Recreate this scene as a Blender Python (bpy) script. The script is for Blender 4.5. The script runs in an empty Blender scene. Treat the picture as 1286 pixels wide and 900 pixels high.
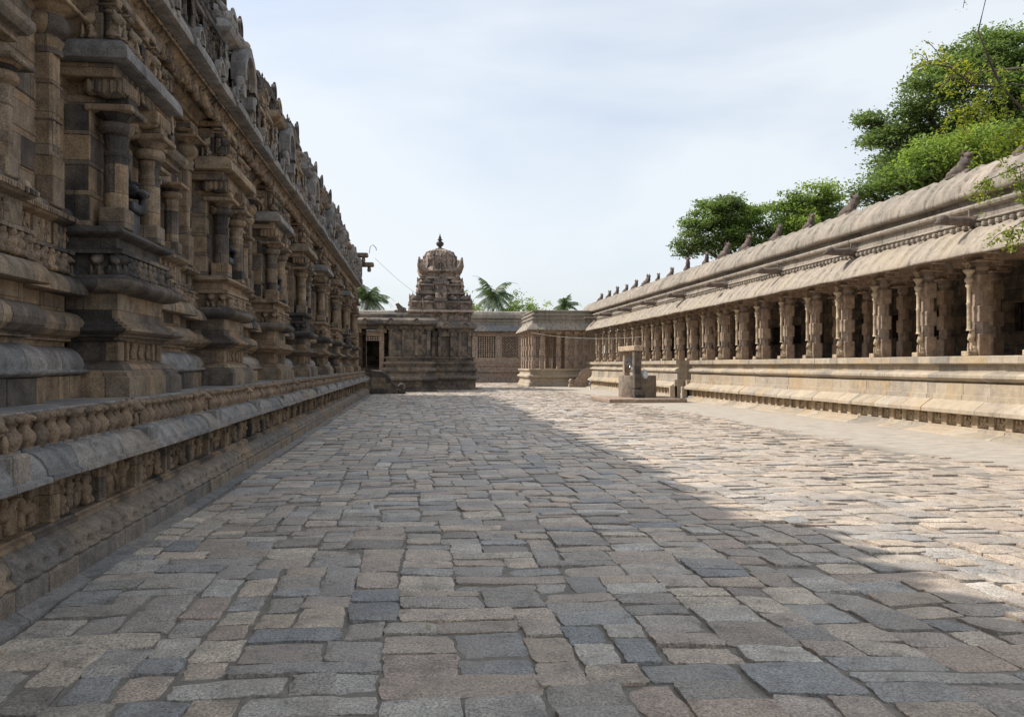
import bpy, math, random
import numpy as np
from mathutils import Vector, Matrix, noise as mnoise
RND = random.Random(7)
NR = np.random.RandomState(11)
sc = bpy.context.scene
COL = sc.collection
PI = math.pi

# ------------------------------------------------------------------ mesh builder
class MB:
    def __init__(s):
        s.v = []; s.n = 0; s.loops = []; s.cnt = []; s.sm = []
    def add(s, v, faces, smooth=False):
        v = np.asarray(v, float).reshape(-1, 3)
        if isinstance(faces, np.ndarray):
            s.loops.append((faces + s.n).ravel()); s.cnt.append(np.full(len(faces), faces.shape[1]))
            s.sm.append(np.full(len(faces), smooth))
        else:
            for f in faces:
                s.loops.append(np.asarray(f) + s.n); s.cnt.append(np.array([len(f)])); s.sm.append(np.array([smooth]))
        s.v.append(v); s.n += len(v)
        return s
    def addraw(s, v, loops, cnt, sm):
        s.loops.append(loops + s.n); s.cnt.append(cnt); s.sm.append(sm); s.v.append(v); s.n += len(v)
    def merge(s, o):
        v, l, c, m = o.raw(); s.addraw(v, l, c, m)
    def raw(s):
        return (np.concatenate(s.v), np.concatenate(s.loops), np.concatenate(s.cnt), np.concatenate(s.sm))
    def mesh(s, name):
        v, l, c, m = s.raw()
        me = bpy.data.meshes.new(name)
        me.vertices.add(len(v)); me.vertices.foreach_set('co', v.astype(np.float32).ravel())
        me.loops.add(len(l)); me.loops.foreach_set('vertex_index', l.astype(np.int32))
        me.polygons.add(len(c))
        st = np.concatenate(([0], np.cumsum(c)[:-1])).astype(np.int32)
        me.polygons.foreach_set('loop_start', st)
        me.polygons.foreach_set('use_smooth', m.astype(bool))
        me.update(calc_edges=True)
        return me
    def build(s, name, mat, parent=None):
        if not s.v: return None
        me = s.mesh(name)
        o = bpy.data.objects.new(name, me); COL.objects.link(o)
        me.materials.append(mat)
        if parent is not None: attach(o, parent)
        return o

def attach(o, parent):
    o.parent = parent
    o.matrix_parent_inverse = Matrix.Translation(parent.location * -1) if parent.parent is None and parent.type == 'EMPTY' else Matrix.Identity(4)

def thing(name, label, cat, loc=(0, 0, 0), group=None):
    o = bpy.data.objects.new(name, None); COL.objects.link(o); o.location = loc
    o.empty_display_size = .2
    o['label'] = label; o['category'] = cat
    if group: o['group'] = group
    return o
def tag(o, label, cat, group=None, kind=None):
    if label: o['label'] = label
    if cat: o['category'] = cat
    if group: o['group'] = group
    if kind: o['kind'] = kind
    return o

def grid_faces(nu, nv, wrapu=False):
    i = np.arange(nu if wrapu else nu - 1); j = np.arange(nv - 1)
    I, J = np.meshgrid(i, j, indexing='ij'); I2 = (I + 1) % nu
    return np.stack([I * nv + J, I2 * nv + J, I2 * nv + J + 1, I * nv + J + 1], -1).reshape(-1, 4)

_cb_s = []
def cbox(mb, x0, x1, y0, y1, z0, z1, b=.008, jit=0):
    if x1 < x0: x0, x1 = x1, x0
    if y1 < y0: y0, y1 = y1, y0
    b = min(b, (x1-x0)*.4, (y1-y0)*.4, (z1-z0)*.4)
    V = []; idx = {}
    lo = (x0, y0, z0); hi = (x1, y1, z1)
    for sx in (0, 1):
        for sy in (0, 1):
            for sz in (0, 1):
                c = [hi[0] if sx else lo[0], hi[1] if sy else lo[1], hi[2] if sz else lo[2]]
                s = [(-b if sx else b), (-b if sy else b), (-b if sz else b)]
                j = [RND.uniform(-jit, jit) for _ in range(3)] if jit else (0, 0, 0)
                for ax in range(3):   # vertex lies on face ax
                    p = [c[k] + (0 if k == ax else s[k]) + j[k] for k in range(3)]
                    idx[(sx, sy, sz, ax)] = len(V); V.append(p)
    F = []
    for s in (0, 1):
        F.append([idx[(s, 0, 0, 0)], idx[(s, 1, 0, 0)], idx[(s, 1, 1, 0)], idx[(s, 0, 1, 0)]])
        F.append([idx[(0, s, 0, 1)], idx[(1, s, 0, 1)], idx[(1, s, 1, 1)], idx[(0, s, 1, 1)]])
        F.append([idx[(0, 0, s, 2)], idx[(1, 0, s, 2)], idx[(1, 1, s, 2)], idx[(0, 1, s, 2)]])
    for s in (0, 1):
        for t in (0, 1):
            F.append([idx[(0, s, t, 1)], idx[(1, s, t, 1)], idx[(1, s, t, 2)], idx[(0, s, t, 2)]])
            F.append([idx[(s, 0, t, 0)], idx[(s, 1, t, 0)], idx[(s, 1, t, 2)], idx[(s, 0, t, 2)]])
            F.append([idx[(s, t, 0, 0)], idx[(s, t, 1, 0)], idx[(s, t, 1, 1)], idx[(s, t, 0, 1)]])
    mb.add(V, np.array(F))
    T = [[idx[(a, c, d, 0)], idx[(a, c, d, 1)], idx[(a, c, d, 2)]] for a in (0, 1) for c in (0, 1) for d in (0, 1)]
    mb.n -= len(V); mb.add(np.zeros((0, 3)), np.array(T)); mb.n += len(V)

def ell(mb, c, r, rot=None, nu=10, nv=7, jit=0.0):
    u = np.linspace(0, 2*PI, nu, endpoint=False); v = np.linspace(0, PI, nv)
    U, W = np.meshgrid(u, v, indexing='ij')
    P = np.stack([np.sin(W)*np.cos(U)*r[0], np.sin(W)*np.sin(U)*r[1], np.cos(W)*r[2]], -1).reshape(-1, 3)
    if jit: P = P * (1 + NR.uniform(-jit, jit, (len(P), 1)))
    if rot is not None:
        M = np.array(Matrix.Rotation(rot[0], 3, 'X') @ Matrix.Rotation(rot[1], 3, 'Y') @ Matrix.Rotation(rot[2], 3, 'Z'))
        P = P @ M.T
    mb.add(P + np.array(c), grid_faces(nu, nv, True), True)

def lathe(mb, c, prof, seg=16, rot=0, smooth=True, sq=0.0, caps=True, sx=1, sy=1):
    """prof: (r,z) list; sq: squareness"""
    prof = np.array(prof, float); a = np.arange(seg) * 2*PI/seg + rot
    rr = 1.0
    if sq:
        rr = 1/(np.abs(np.cos(a-rot+PI/seg*0))**8 + np.abs(np.sin(a-rot))**8)**(1/8); rr = 1 + (rr-1)*sq
    P = np.stack([np.outer(np.cos(a)*rr, prof[:, 0])*sx, np.outer(np.sin(a)*rr, prof[:, 0])*sy, np.tile(prof[:, 1], (seg, 1))], -1)
    mb.add(P.reshape(-1, 3) + np.array(c), grid_faces(seg, len(prof), True), smooth)
    if caps:
        m = len(prof); base = mb.n - seg*m
        for j in (0, m-1):
            mb.loops.append(base + np.arange(seg)*m + j); mb.cnt.append(np.array([seg])); mb.sm.append(np.array([False]))

def sqprof(mb, c, prof, hx, hy):
    """stack of rectangular rings; prof (offset from hx/hy, z)"""
    plan = [(c[0]-hx, c[1]-hy), (c[0]-hx, c[1]+hy), (c[0]+hx, c[1]+hy), (c[0]+hx, c[1]-hy)]
    sweep(mb, plan, prof, closed=True, left=True)

def sweep(mb, plan, prof, closed=False, left=False, smooth=False, caps=False, seglen=None):
    plan = np.array(plan, float); prof = np.array(prof, float); n = len(plan)
    s = -1 if left else 1
    def nrm(a, b):
        d = b - a; d = d/np.linalg.norm(d); return s*np.array([d[1], -d[0]])
    V = []
    for i in range(n):
        if closed:
            n1 = nrm(plan[i-1], plan[i]); n2 = nrm(plan[i], plan[(i+1) % n])
        else:
            n1 = nrm(plan[max(i-1, 0)], plan[max(i-1, 0)+1]); n2 = nrm(plan[min(i, n-2)], plan[min(i, n-2)+1])
        m = (n1+n2)/(1+n1@n2)
        xy = plan[i][None] + m[None]*prof[:, :1]
        V.append(np.column_stack([xy, prof[:, 1]]))
    V = np.array(V); m = len(prof)
    mb.add(V.reshape(-1, 3), grid_faces(n, m, closed), smooth)
    base = mb.n - n*m
    if caps and not closed:
        for i in (0, n-1):
            mb.loops.append(base + i*m + np.arange(m)); mb.cnt.append(np.array([m])); mb.sm.append(np.array([False]))
    if closed and caps:
        for j in (0, m-1):
            mb.loops.append(base + np.arange(n)*m + j); mb.cnt.append(np.array([n])); mb.sm.append(np.array([False]))

def course(mb, X, y0, y1, prof, s=1, lmin=.6, lmax=1.3, jit=.004, gap=.004, axis='y', zj=.002):
    """a straight course cut into blocks; prof (off,z) outward, closed polygon; s outward sign"""
    prof = np.array(prof, float); y = y0
    while y < y1 - 1e-6:
        L = RND.uniform(lmin, lmax)
        if y1 - (y+L) < lmin*.5: L = y1 - y
        dx = RND.uniform(-jit, jit); dz = RND.uniform(-zj, zj); tw = RND.uniform(-jit, jit)*.7
        A = []
        for yy, t in ((y+gap/2, -tw), (y+L-gap/2, tw)):
            if axis == 'y': A.append(np.column_stack([X + s*(prof[:, 0]+dx+t), np.full(len(prof), yy), prof[:, 1]+dz]))
            else: A.append(np.column_stack([np.full(len(prof), yy), X + s*(prof[:, 0]+dx+t), prof[:, 1]+dz]))
        m = len(prof); k = np.arange(m)
        F = np.stack([k, (k+1) % m, (k+1) % m + m, k + m], -1)
        mb.add(np.concatenate(A), F)
        b = mb.n - 2*m
        for st in (0, m):
            mb.loops.append(b+st+np.arange(m)); mb.cnt.append(np.array([m])); mb.sm.append(np.array([False]))
        y += L

def strip(mb, ys, fn, smooth=True):
    V = [np.array(fn(y)) for y in ys]; m = len(V[0])
    A = np.array([np.column_stack([v[:, 0], np.full(m, y), v[:, 1]]) for y, v in zip(ys, V)])
    mb.add(A.reshape(-1, 3), grid_faces(len(ys), m), smooth)

def blockwall(mb, a0, a1, z0, z1, pos, depth, axis='x', h=.32, lmin=.4, lmax=.95, jit=.006, b=.009):
    """wall in plane axis=pos, thickness depth (signed inward), courses of separate blocks"""
    n = max(1, round((z1-z0)/h)); hh = (z1-z0)/n
    for k in range(n):
        a = a0
        while a < a1-1e-6:
            L = RND.uniform(lmin, lmax)
            if a1-(a+L) < lmin*.6: L = a1-a
            j = RND.uniform(-jit, jit)
            if axis == 'x': cbox(mb, pos+j, pos+depth, a, a+L-.003, z0+k*hh, z0+(k+1)*hh-.003, b)
            else: cbox(mb, a, a+L-.003, pos+j, pos+depth, z0+k*hh, z0+(k+1)*hh-.003, b)
            a += L

def tube(mb, pts, rad, seg=8, smooth=True, caps=True):
    pts = np.array(pts, float); n = len(pts)
    rad = np.broadcast_to(np.array(rad, float), (n,))
    T = np.gradient(pts, axis=0); T /= np.linalg.norm(T, axis=1)[:, None] + 1e-9
    ref = np.array([0, 0, 1.]) if abs(T[0][2]) < .9 else np.array([1., 0, 0])
    V = []
    for i in range(n):
        a = np.cross(T[i], ref); a /= np.linalg.norm(a)+1e-9; b = np.cross(T[i], a); ref = -np.cross(T[i], a) if False else ref
        th = np.arange(seg)*2*PI/seg
        V.append(pts[i] + rad[i]*(np.outer(np.cos(th), a)+np.outer(np.sin(th), b)))
    mb.add(np.array(V).transpose(1, 0, 2).reshape(-1, 3), grid_faces(seg, n, True), smooth)
    if caps:
        b = mb.n - seg*n
        for j in (0, n-1):
            mb.loops.append(b+np.arange(seg)*n+j); mb.cnt.append(np.array([seg])); mb.sm.append(np.array([False]))

def fused(mb, vox, dec=None, smooth=True):
    """fuse overlapping lumps into one carved surface; returns raw arrays"""
    me = mb.mesh('tmp'); o = bpy.data.objects.new('tmp', me); COL.objects.link(o)
    m = o.modifiers.new('r', 'REMESH'); m.mode = 'VOXEL'; m.voxel_size = vox
    if dec:
        d = o.modifiers.new('d', 'DECIMATE'); d.ratio = dec
    dg = bpy.context.evaluated_depsgraph_get(); e = o.evaluated_get(dg); em = e.to_mesh()
    v = np.zeros(len(em.vertices)*3, np.float32); em.vertices.foreach_get('co', v)
    l = np.zeros(len(em.loops), np.int32); em.loops.foreach_get('vertex_index', l)
    c = np.zeros(len(em.polygons), np.int32); em.polygons.foreach_get('loop_total', c)
    e.to_mesh_clear(); bpy.data.objects.remove(o); bpy.data.meshes.remove(me)
    return (v.reshape(-1, 3).astype(float), l, c, np.full(len(c), smooth))

def put(mb, raw, loc, scale=(1, 1, 1), rz=0, mirror=False):
    v, l, c, m = raw
    P = v*np.array(scale)
    if mirror: P = P*np.array([1, -1, 1])
    cs, sn = math.cos(rz), math.sin(rz)
    P = np.column_stack([P[:, 0]*cs-P[:, 1]*sn, P[:, 0]*sn+P[:, 1]*cs, P[:, 2]])
    mb.addraw(P+np.array(loc), l, c, m)

# ------------------------------------------------------------------ materials
def newmat(name):
    m = bpy.data.materials.new(name); m.use_nodes = True
    nt = m.node_tree; b = nt.nodes['Principled BSDF']
    return m, nt, b
def ramp(nt, stops, interp='LINEAR'):
    r = nt.nodes.new('ShaderNodeValToRGB'); r.color_ramp.interpolation = interp
    e = r.color_ramp.elements
    while len(e) < len(stops): e.new(.5)
    for i, (p, c) in enumerate(stops):
        e[i].position = p; e[i].color = (*c, 1) if len(c) == 3 else c
    return r
def mixc(nt, mode, fac, a, b):
    n = nt.nodes.new('ShaderNodeMix'); n.data_type = 'RGBA'; n.blend_type = mode
    for sock, val in ((n.inputs[0], fac), (n.inputs[6], a), (n.inputs[7], b)):
        if hasattr(val, 'is_output') or isinstance(val, bpy.types.NodeSocket): nt.links.new(val, sock)
        else: sock.default_value = val if not isinstance(val, tuple) else (*val, 1)
    return n.outputs[2]
def noise(nt, vec, scale, detail=4, rough=.55, dist=0):
    n = nt.nodes.new('ShaderNodeTexNoise'); n.inputs['Scale'].default_value = scale
    n.inputs['Detail'].default_value = detail; n.inputs['Roughness'].default_value = rough; n.inputs['Distortion'].default_value = dist
    nt.links.new(vec, n.inputs['Vector']); return n.outputs['Fac']
def g3(v): return (v, v, v)

def stone(name, cols, stain=(.05, .045, .04), stain_amt=.5, stain_lo=.5, bump=.6, fine=30, streak=.5, warm=None, rough=.85, bd=.02, spec=.3, obj=False, blk=(.72, .31), mc=1.0):
    m, nt, b = newmat(name); L = nt.links
    g = nt.nodes.new('ShaderNodeNewGeometry'); pos = g.outputs['Position']
    if obj:
        tc = nt.nodes.new('ShaderNodeTexCoord'); pos = tc.outputs['Object']
    n = len(cols)
    r = ramp(nt, [(i/(n-1) if n > 1 else 0, c) for i, c in enumerate(cols)])
    # block tint + slow tint
    big = noise(nt, pos, .9, 3)
    mm = nt.nodes.new('ShaderNodeMath'); mm.operation = 'MULTIPLY_ADD'
    L.new(big, mm.inputs[0]); mm.inputs[1].default_value = .9; mm.inputs[2].default_value = -.45
    ad = nt.nodes.new('ShaderNodeMath'); ad.operation = 'ADD'; ad.use_clamp = True
    def mth(op, a, b_=None, c_=None):
        k = nt.nodes.new('ShaderNodeMath'); k.operation = op
        for q, val in enumerate((a, b_, c_)):
            if val is None: continue
            if isinstance(val, (int, float)): k.inputs[q].default_value = val
            else: L.new(val, k.inputs[q])
        return k.outputs[0]
    rv = g.outputs['Random Per Island']; joint = None
    if blk:   # courses of individual stones, each with its own tint
        sp = nt.nodes.new('ShaderNodeSeparateXYZ'); L.new(g.outputs['Position'], sp.inputs[0])
        zz = mth('MULTIPLY', sp.outputs[2], 1/blk[1]); row = mth('FLOOR', zz)
        uu = mth('MULTIPLY_ADD', mth('ADD', sp.outputs[0], sp.outputs[1]), 1/blk[0], mth('MULTIPLY', row, .377)); cu = mth('FLOOR', uu)
        cb = nt.nodes.new('ShaderNodeCombineXYZ'); L.new(cu, cb.inputs[0]); L.new(row, cb.inputs[1]); wn_ = nt.nodes.new('ShaderNodeTexWhiteNoise'); L.new(cb.outputs[0], wn_.inputs[0])
        rv = mth('FRACT', mth('ADD', rv, wn_.outputs['Value']))
        du = mth('MULTIPLY', mth('ABSOLUTE', mth('SUBTRACT', mth('FRACT', uu), .5)), blk[0]); dz = mth('MULTIPLY', mth('ABSOLUTE', mth('SUBTRACT', mth('FRACT', zz), .5)), blk[1])
        j1 = mth('GREATER_THAN', du, blk[0]*.5-.005); j2 = mth('GREATER_THAN', dz, blk[1]*.5-.004); joint = mth('MAXIMUM', j1, j2)
    L.new(rv, ad.inputs[0]); L.new(mm.outputs[0], ad.inputs[1])
    L.new(ad.outputs[0], r.inputs[0])
    col = r.outputs[0]
    if joint is not None: col = mixc(nt, 'MULTIPLY', joint, col, (.45, .42, .4))
    # grain
    fn = noise(nt, pos, fine*3, 3, .7)
    fr = ramp(nt, [(.34, g3(1-.45*mc)), (.5, g3(.98)), (.66, g3(1+.35*mc))]); L.new(fn, fr.inputs[0])
    col = mixc(nt, 'MULTIPLY', 1.0, col, fr.outputs[0])
    mn = noise(nt, pos, 6, 5, .65)
    mr = ramp(nt, [(.32, g3(1-.38*mc)), (.68, g3(1+.28*mc))]); L.new(mn, mr.inputs[0])
    col = mixc(nt, 'MULTIPLY', 1.0, col, mr.outputs[0])
    # lichen / soot stains
    sn = noise(nt, pos, 1.6, 6, .68, .4)
    sr = ramp(nt, [(stain_lo, g3(0)), (stain_lo+.12, g3(stain_amt))]); L.new(sn, sr.inputs[0])
    col = mixc(nt, 'MIX', sr.outputs[0], col, stain)
    # run-off streaks
    if streak:
        mp = nt.nodes.new('ShaderNodeMapping'); mp.inputs['Scale'].default_value = (5, 5, .35); L.new(pos, mp.inputs['Vector'])
        kn = noise(nt, mp.outputs[0], 1.2, 4, .6)
        kr = ramp(nt, [(.52, g3(0)), (.72, g3(streak))]); L.new(kn, kr.inputs[0])
        col = mixc(nt, 'MULTIPLY', kr.outputs[0], col, (.35, .33, .32))
    if warm:
        wn = noise(nt, pos, .55, 3, .5)
        wr = ramp(nt, [(.5, g3(0)), (.68, g3(.55))]); L.new(wn, wr.inputs[0])
        col = mixc(nt, 'MIX', wr.outputs[0], col, warm)
    L.new(col, b.inputs['Base Color']); b.inputs['Roughness'].default_value = rough
    b.inputs['Specular IOR Level'].default_value = spec
    # bump
    b1 = noise(nt, pos, fine*.6, 8, .75); b2 = noise(nt, pos, 4.5, 4, .6)
    sm = nt.nodes.new('ShaderNodeMath'); sm.operation = 'MULTIPLY_ADD'
    L.new(b2, sm.inputs[0]); sm.inputs[1].default_value = 1.6; L.new(b1, sm.inputs[2])
    bn = nt.nodes.new('ShaderNodeBump'); bn.inputs['Strength'].default_value = bump; bn.inputs['Distance'].default_value = bd
    L.new(sm.outputs[0], bn.inputs['Height']); L.new(bn.outputs[0], b.inputs['Normal'])
    return m

M = {}
M['temple'] = stone('temple_stone', [(.06, .054, .05), (.18, .145, .115), (.25, .185, .12), (.31, .215, .135), (.22, .18, .135), (.35, .255, .165)], (.045, .04, .038), .75, .56, .7, streak=.6)
M['platform'] = stone('platform_stone', [(.15, .145, .14), (.27, .215, .16), (.21, .19, .17), (.3, .22, .145)], (.06, .05, .045), .6, .6, .7, streak=.3, blk=(.95, 60))
M['carving'] = stone('carved_stone', [(.16, .125, .095), (.31, .22, .14), (.22, .165, .12)], (.04, .035, .03), .7, .55, .8, blk=None)
M['dark'] = stone('blackened_stone', [(.06, .055, .052), (.11, .095, .082), (.21, .165, .12)], (.03, .03, .03), .6, .5, .9)
M['black'] = stone('black_granite_and_shade', [(.035, .037, .042), (.06, .06, .065)], (.02, .02, .02), .3, .6, .5, rough=.55, blk=None)
M['grey'] = stone('grey_stone', [(.19, .185, .18), (.27, .255, .24), (.29, .245, .2)], (.06, .06, .06), .5, .58, .6, blk=(.95, 60))
M['cloister'] = stone('cloister_stone', [(.26, .235, .2), (.4, .325, .235), (.44, .375, .29), (.33, .285, .235), (.42, .32, .2)], (.16, .13, .1), .6, .6, .55, streak=.35, warm=(.43, .35, .25), blk=(.95, 60), mc=.45)
M['eave'] = stone('eave_stone', [(.28, .245, .205), (.35, .3, .24), (.31, .27, .225)], (.2, .16, .13), .55, .6, .6, streak=.85, warm=(.37, .305, .22), blk=None, mc=.45)
M['parapet'] = stone('parapet_stone', [(.26, .23, .19), (.34, .29, .235)], (.12, .105, .095), .6, .57, .6, streak=.85, blk=(.95, 60), mc=.45)
M['pillar'] = stone('pillar_stone', [(.34, .25, .19), (.4, .3, .22), (.3, .24, .2)], (.12, .09, .07), .5, .6, .6, streak=.3, blk=None)
M['tower'] = stone('tower_stone', [(.14, .12, .105), (.31, .24, .19), (.41, .31, .245)], (.04, .037, .035), .85, .5, .9, blk=None)
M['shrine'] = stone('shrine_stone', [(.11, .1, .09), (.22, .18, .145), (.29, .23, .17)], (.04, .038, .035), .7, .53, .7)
M['ochre'] = stone('ochre_stone', [(.42, .32, .22), (.5, .4, .28)], (.2, .15, .1), .4, .6, .6, streak=.2, blk=None)
M['well'] = stone('well_render', [(.21, .17, .135), (.26, .21, .165)], (.14, .11, .09), .6, .55, .4, streak=.5, blk=None)
M['bull'] = stone('bull_stone', [(.13, .1, .085), (.19, .145, .12)], (.07, .06, .05), .6, .5, .7, blk=None)
def simple(name, c, r=.6, metal=0):
    m, nt, b = newmat(name); g = nt.nodes.new('ShaderNodeTexCoord')
    n = noise(nt, g.outputs['Object'], 8, 4)
    rr = ramp(nt, [(.3, tuple(x*.75 for x in c)), (.7, tuple(min(1, x*1.15) for x in c))]); nt.links.new(n, rr.inputs[0])
    nt.links.new(rr.outputs[0], b.inputs['Base Color']); b.inputs['Roughness'].default_value = r; b.inputs['Metallic'].default_value = metal
    return m
M['metal'] = simple('grey_metal', (.3, .31, .33), .4, .8)
M['cloth'] = simple('pale_plastic', (.6, .66, .74), .5)
M['blue'] = simple('blue_plastic', (.08, .18, .5), .5)
M['cable'] = simple('cable_rubber', (.3, .29, .27), .6)
M['iron'] = simple('dark_iron', (.03, .03, .03), .6)
M['bark'] = stone('bark', [(.07, .055, .045), (.11, .09, .07)], (.04, .035, .03), .5, .5, .8, blk=None)
M['palmbark'] = stone('palm_bark', [(.16, .14, .12), (.22, .2, .17)], (.08, .07, .06), .5, .5, .8, blk=None)

def leafmat(name, cols, trans=.52):
    m, nt, b = newmat(name); g = nt.nodes.new('ShaderNodeNewGeometry')
    big = noise(nt, g.outputs['Position'], .7, 3)
    ad = nt.nodes.new('ShaderNodeMath'); ad.operation = 'MULTIPLY_ADD'; ad.use_clamp = True
    nt.links.new(big, ad.inputs[0]); ad.inputs[1].default_value = 1.4
    sb = nt.nodes.new('ShaderNodeMath'); sb.operation = 'MULTIPLY_ADD'
    nt.links.new(g.outputs['Random Per Island'], sb.inputs[0]); sb.inputs[1].default_value = .7; sb.inputs[2].default_value = -.55
    nt.links.new(sb.outputs[0], ad.inputs[2])
    n = len(cols); r = ramp(nt, [(i/(n-1), c) for i, c in enumerate(cols)]); nt.links.new(ad.outputs[0], r.inputs[0])
    nt.links.new(r.outputs[0], b.inputs['Base Color']); b.inputs['Roughness'].default_value = .5
    b.inputs['Specular IOR Level'].default_value = .3
    t = nt.nodes.new('ShaderNodeBsdfTranslucent')
    br = mixc(nt, 'MULTIPLY', 1.0, r.outputs[0], (1.6, 1.7, .9)); nt.links.new(br, t.inputs['Color'])
    mx = nt.nodes.new('ShaderNodeMixShader'); mx.inputs[0].default_value = trans
    nt.links.new(b.outputs[0], mx.inputs[1]); nt.links.new(t.outputs[0], mx.inputs[2])
    nt.links.new(mx.outputs[0], nt.nodes['Material Output'].inputs['Surface'])
    return m
M['leaf'] = leafmat('green_foliage', [(.07, .11, .038), (.115, .165, .052), (.175, .23, .075)])
M['leafd'] = leafmat('olive_foliage', [(.065, .1, .045), (.11, .15, .062), (.16, .205, .085)])
M['leafl'] = leafmat('light_foliage', [(.11, .16, .045), (.18, .24, .065), (.25, .31, .09)])
M['leafy'] = leafmat('yellow_green_leaves', [(.09, .15, .03), (.17, .22, .03), (.34, .3, .03)], .45)
M['palm'] = leafmat('palm_fronds', [(.05, .085, .035), (.075, .12, .05), (.12, .15, .07)], .2)

# ------------------------------------------------------------------ carved prototypes (x = out, y = along, z = up, about 1 high)
def P_stand(k):
    m = MB(); r = random.Random(k); sw = r.uniform(-.06, .06)
    ell(m, (.02, sw, .9), (.075, .07, .09)); ell(m, (0, sw, 1.0), (.05, .045, .08))
    ell(m, (0, sw*.6, .68), (.075, .11, .15)); ell(m, (0, 0, .5), (.08, .12, .1))
    ell(m, (0, -.07-r.uniform(0, .03), .25), (.055, .055, .26), (r.uniform(-.2, .2), 0, 0)); ell(m, (0, .08, .25), (.055, .055, .26), (r.uniform(-.3, .2), 0, 0))
    for s in (-1, 1):
        up = r.random() < .5
        ell(m, (.03, s*.16+sw, .72 if up else .62), (.035, .035, .14), (s*r.uniform(.3, .9)*(-1 if up else 1), 0, 0))
        ell(m, (.06, s*.2+sw, .85 if up else .5), (.035, .035, .11), (s*.3, 0, 0))
    return fused(m, .035)
def P_dwarf(k):
    m = MB(); r = random.Random(k)
    ell(m, (.05, 0, .8), (.16, .17, .18)); ell(m, (.02, 0, .45), (.2, .22, .26)); ell(m, (.1, -.15, .14), (.14, .11, .15)); ell(m, (.1, .15, .14), (.14, .11, .15))
    for s in (-1, 1): ell(m, (.08, s*.24, .5+r.uniform(-.1, .15)), (.07, .07, .2), (s*r.uniform(-.5, .5), 0, 0))
    return fused(m, .05)
def P_lion():
    m = MB()
    ell(m, (-.12, 0, .34), (.2, .18, .34), (0, .35, 0)); ell(m, (.1, 0, .72), (.19, .2, .2)); ell(m, (.27, 0, .66), (.1, .1, .09)); ell(m, (.02, 0, .8), (.16, .25, .2))
    for s in (-1, 1):
        ell(m, (.2, s*.13, .26), (.075, .07, .28)); ell(m, (-.05, s*.2, .18), (.22, .1, .17)); ell(m, (.02, s*.16, .98), (.05, .05, .1)); ell(m, (.28, s*.13, .04), (.12, .07, .06))
    return fused(m, .045)
def P_horse():
    m = MB()
    ell(m, (0, 0, .5), (.11, .34, .17)); ell(m, (.02, .33, .68), (.08, .12, .2), (-.5, 0, 0)); ell(m, (.03, .45, .78), (.06, .14, .07), (.4, 0, 0))
    for y in (-.26, -.14, .16, .27): ell(m, (0, y, .22), (.05, .055, .24))
    ell(m, (.03, -.02, .8), (.07, .09, .16)); ell(m, (.03, -.02, 1.0), (.06, .06, .08)); ell(m, (0, -.38, .5), (.04, .05, .2), (.5, 0, 0))
    return fused(m, .04)
def P_bull():
    m = MB()
    ell(m, (0, .12, .26), (.24, .46, .26)); ell(m, (0, -.2, .5), (.19, .22, .34), (.25, 0, 0)); ell(m, (0, -.34, .82), (.13, .2, .14), (.35, 0, 0)); ell(m, (0, -.16, .72), (.15, .16, .2))
    ell(m, (0, .02, .55), (.12, .16, .14))
    for s in (-1, 1):
        ell(m, (s*.1, -.22, 1.0), (.035, .04, .12), (0, s*.25, 0)); ell(m, (s*.17, -.2, .88), (.09, .04, .05)); ell(m, (s*.17, -.42, .09), (.08, .2, .09)); ell(m, (s*.22, .3, .15), (.1, .24, .15))
    cbox(m, -.3, .3, -.6, .62, -.06, .06)
    return fused(m, .035)
def P_seated():
    m = MB()
    ell(m, (.05, 0, .84), (.09, .085, .11)); ell(m, (.03, 0, .97), (.07, .07, .1)); ell(m, (0, 0, .58), (.11, .15, .2)); ell(m, (0, 0, .4), (.13, .17, .12))
    ell(m, (.14, -.17, .32), (.2, .09, .085), (0, 0, -.5)); ell(m, (.14, .17, .32), (.2, .09, .085), (0, 0, .5)); ell(m, (.27, .02, .3), (.07, .17, .06)); ell(m, (.24, .14, .13), (.06, .06, .17))
    for s in (-1, 1):
        ell(m, (.03, s*.2, .62), (.05, .05, .15), (s*.4, 0, 0)); ell(m, (.1, s*.25, .5), (.1, .04, .045)); ell(m, (-.02, s*.24, .78), (.04, .04, .14), (-s*.5, 0, 0))
    cbox(m, -.15, .25, -.25, .25, -.02, .12)
    return fused(m, .03)
STAND = [P_stand(i) for i in range(5)]; DWARF = [P_dwarf(i) for i in range(3)]; LION = P_lion(); HORSE = P_horse(); BULL = P_bull(); SEAT = P_seated()

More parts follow.
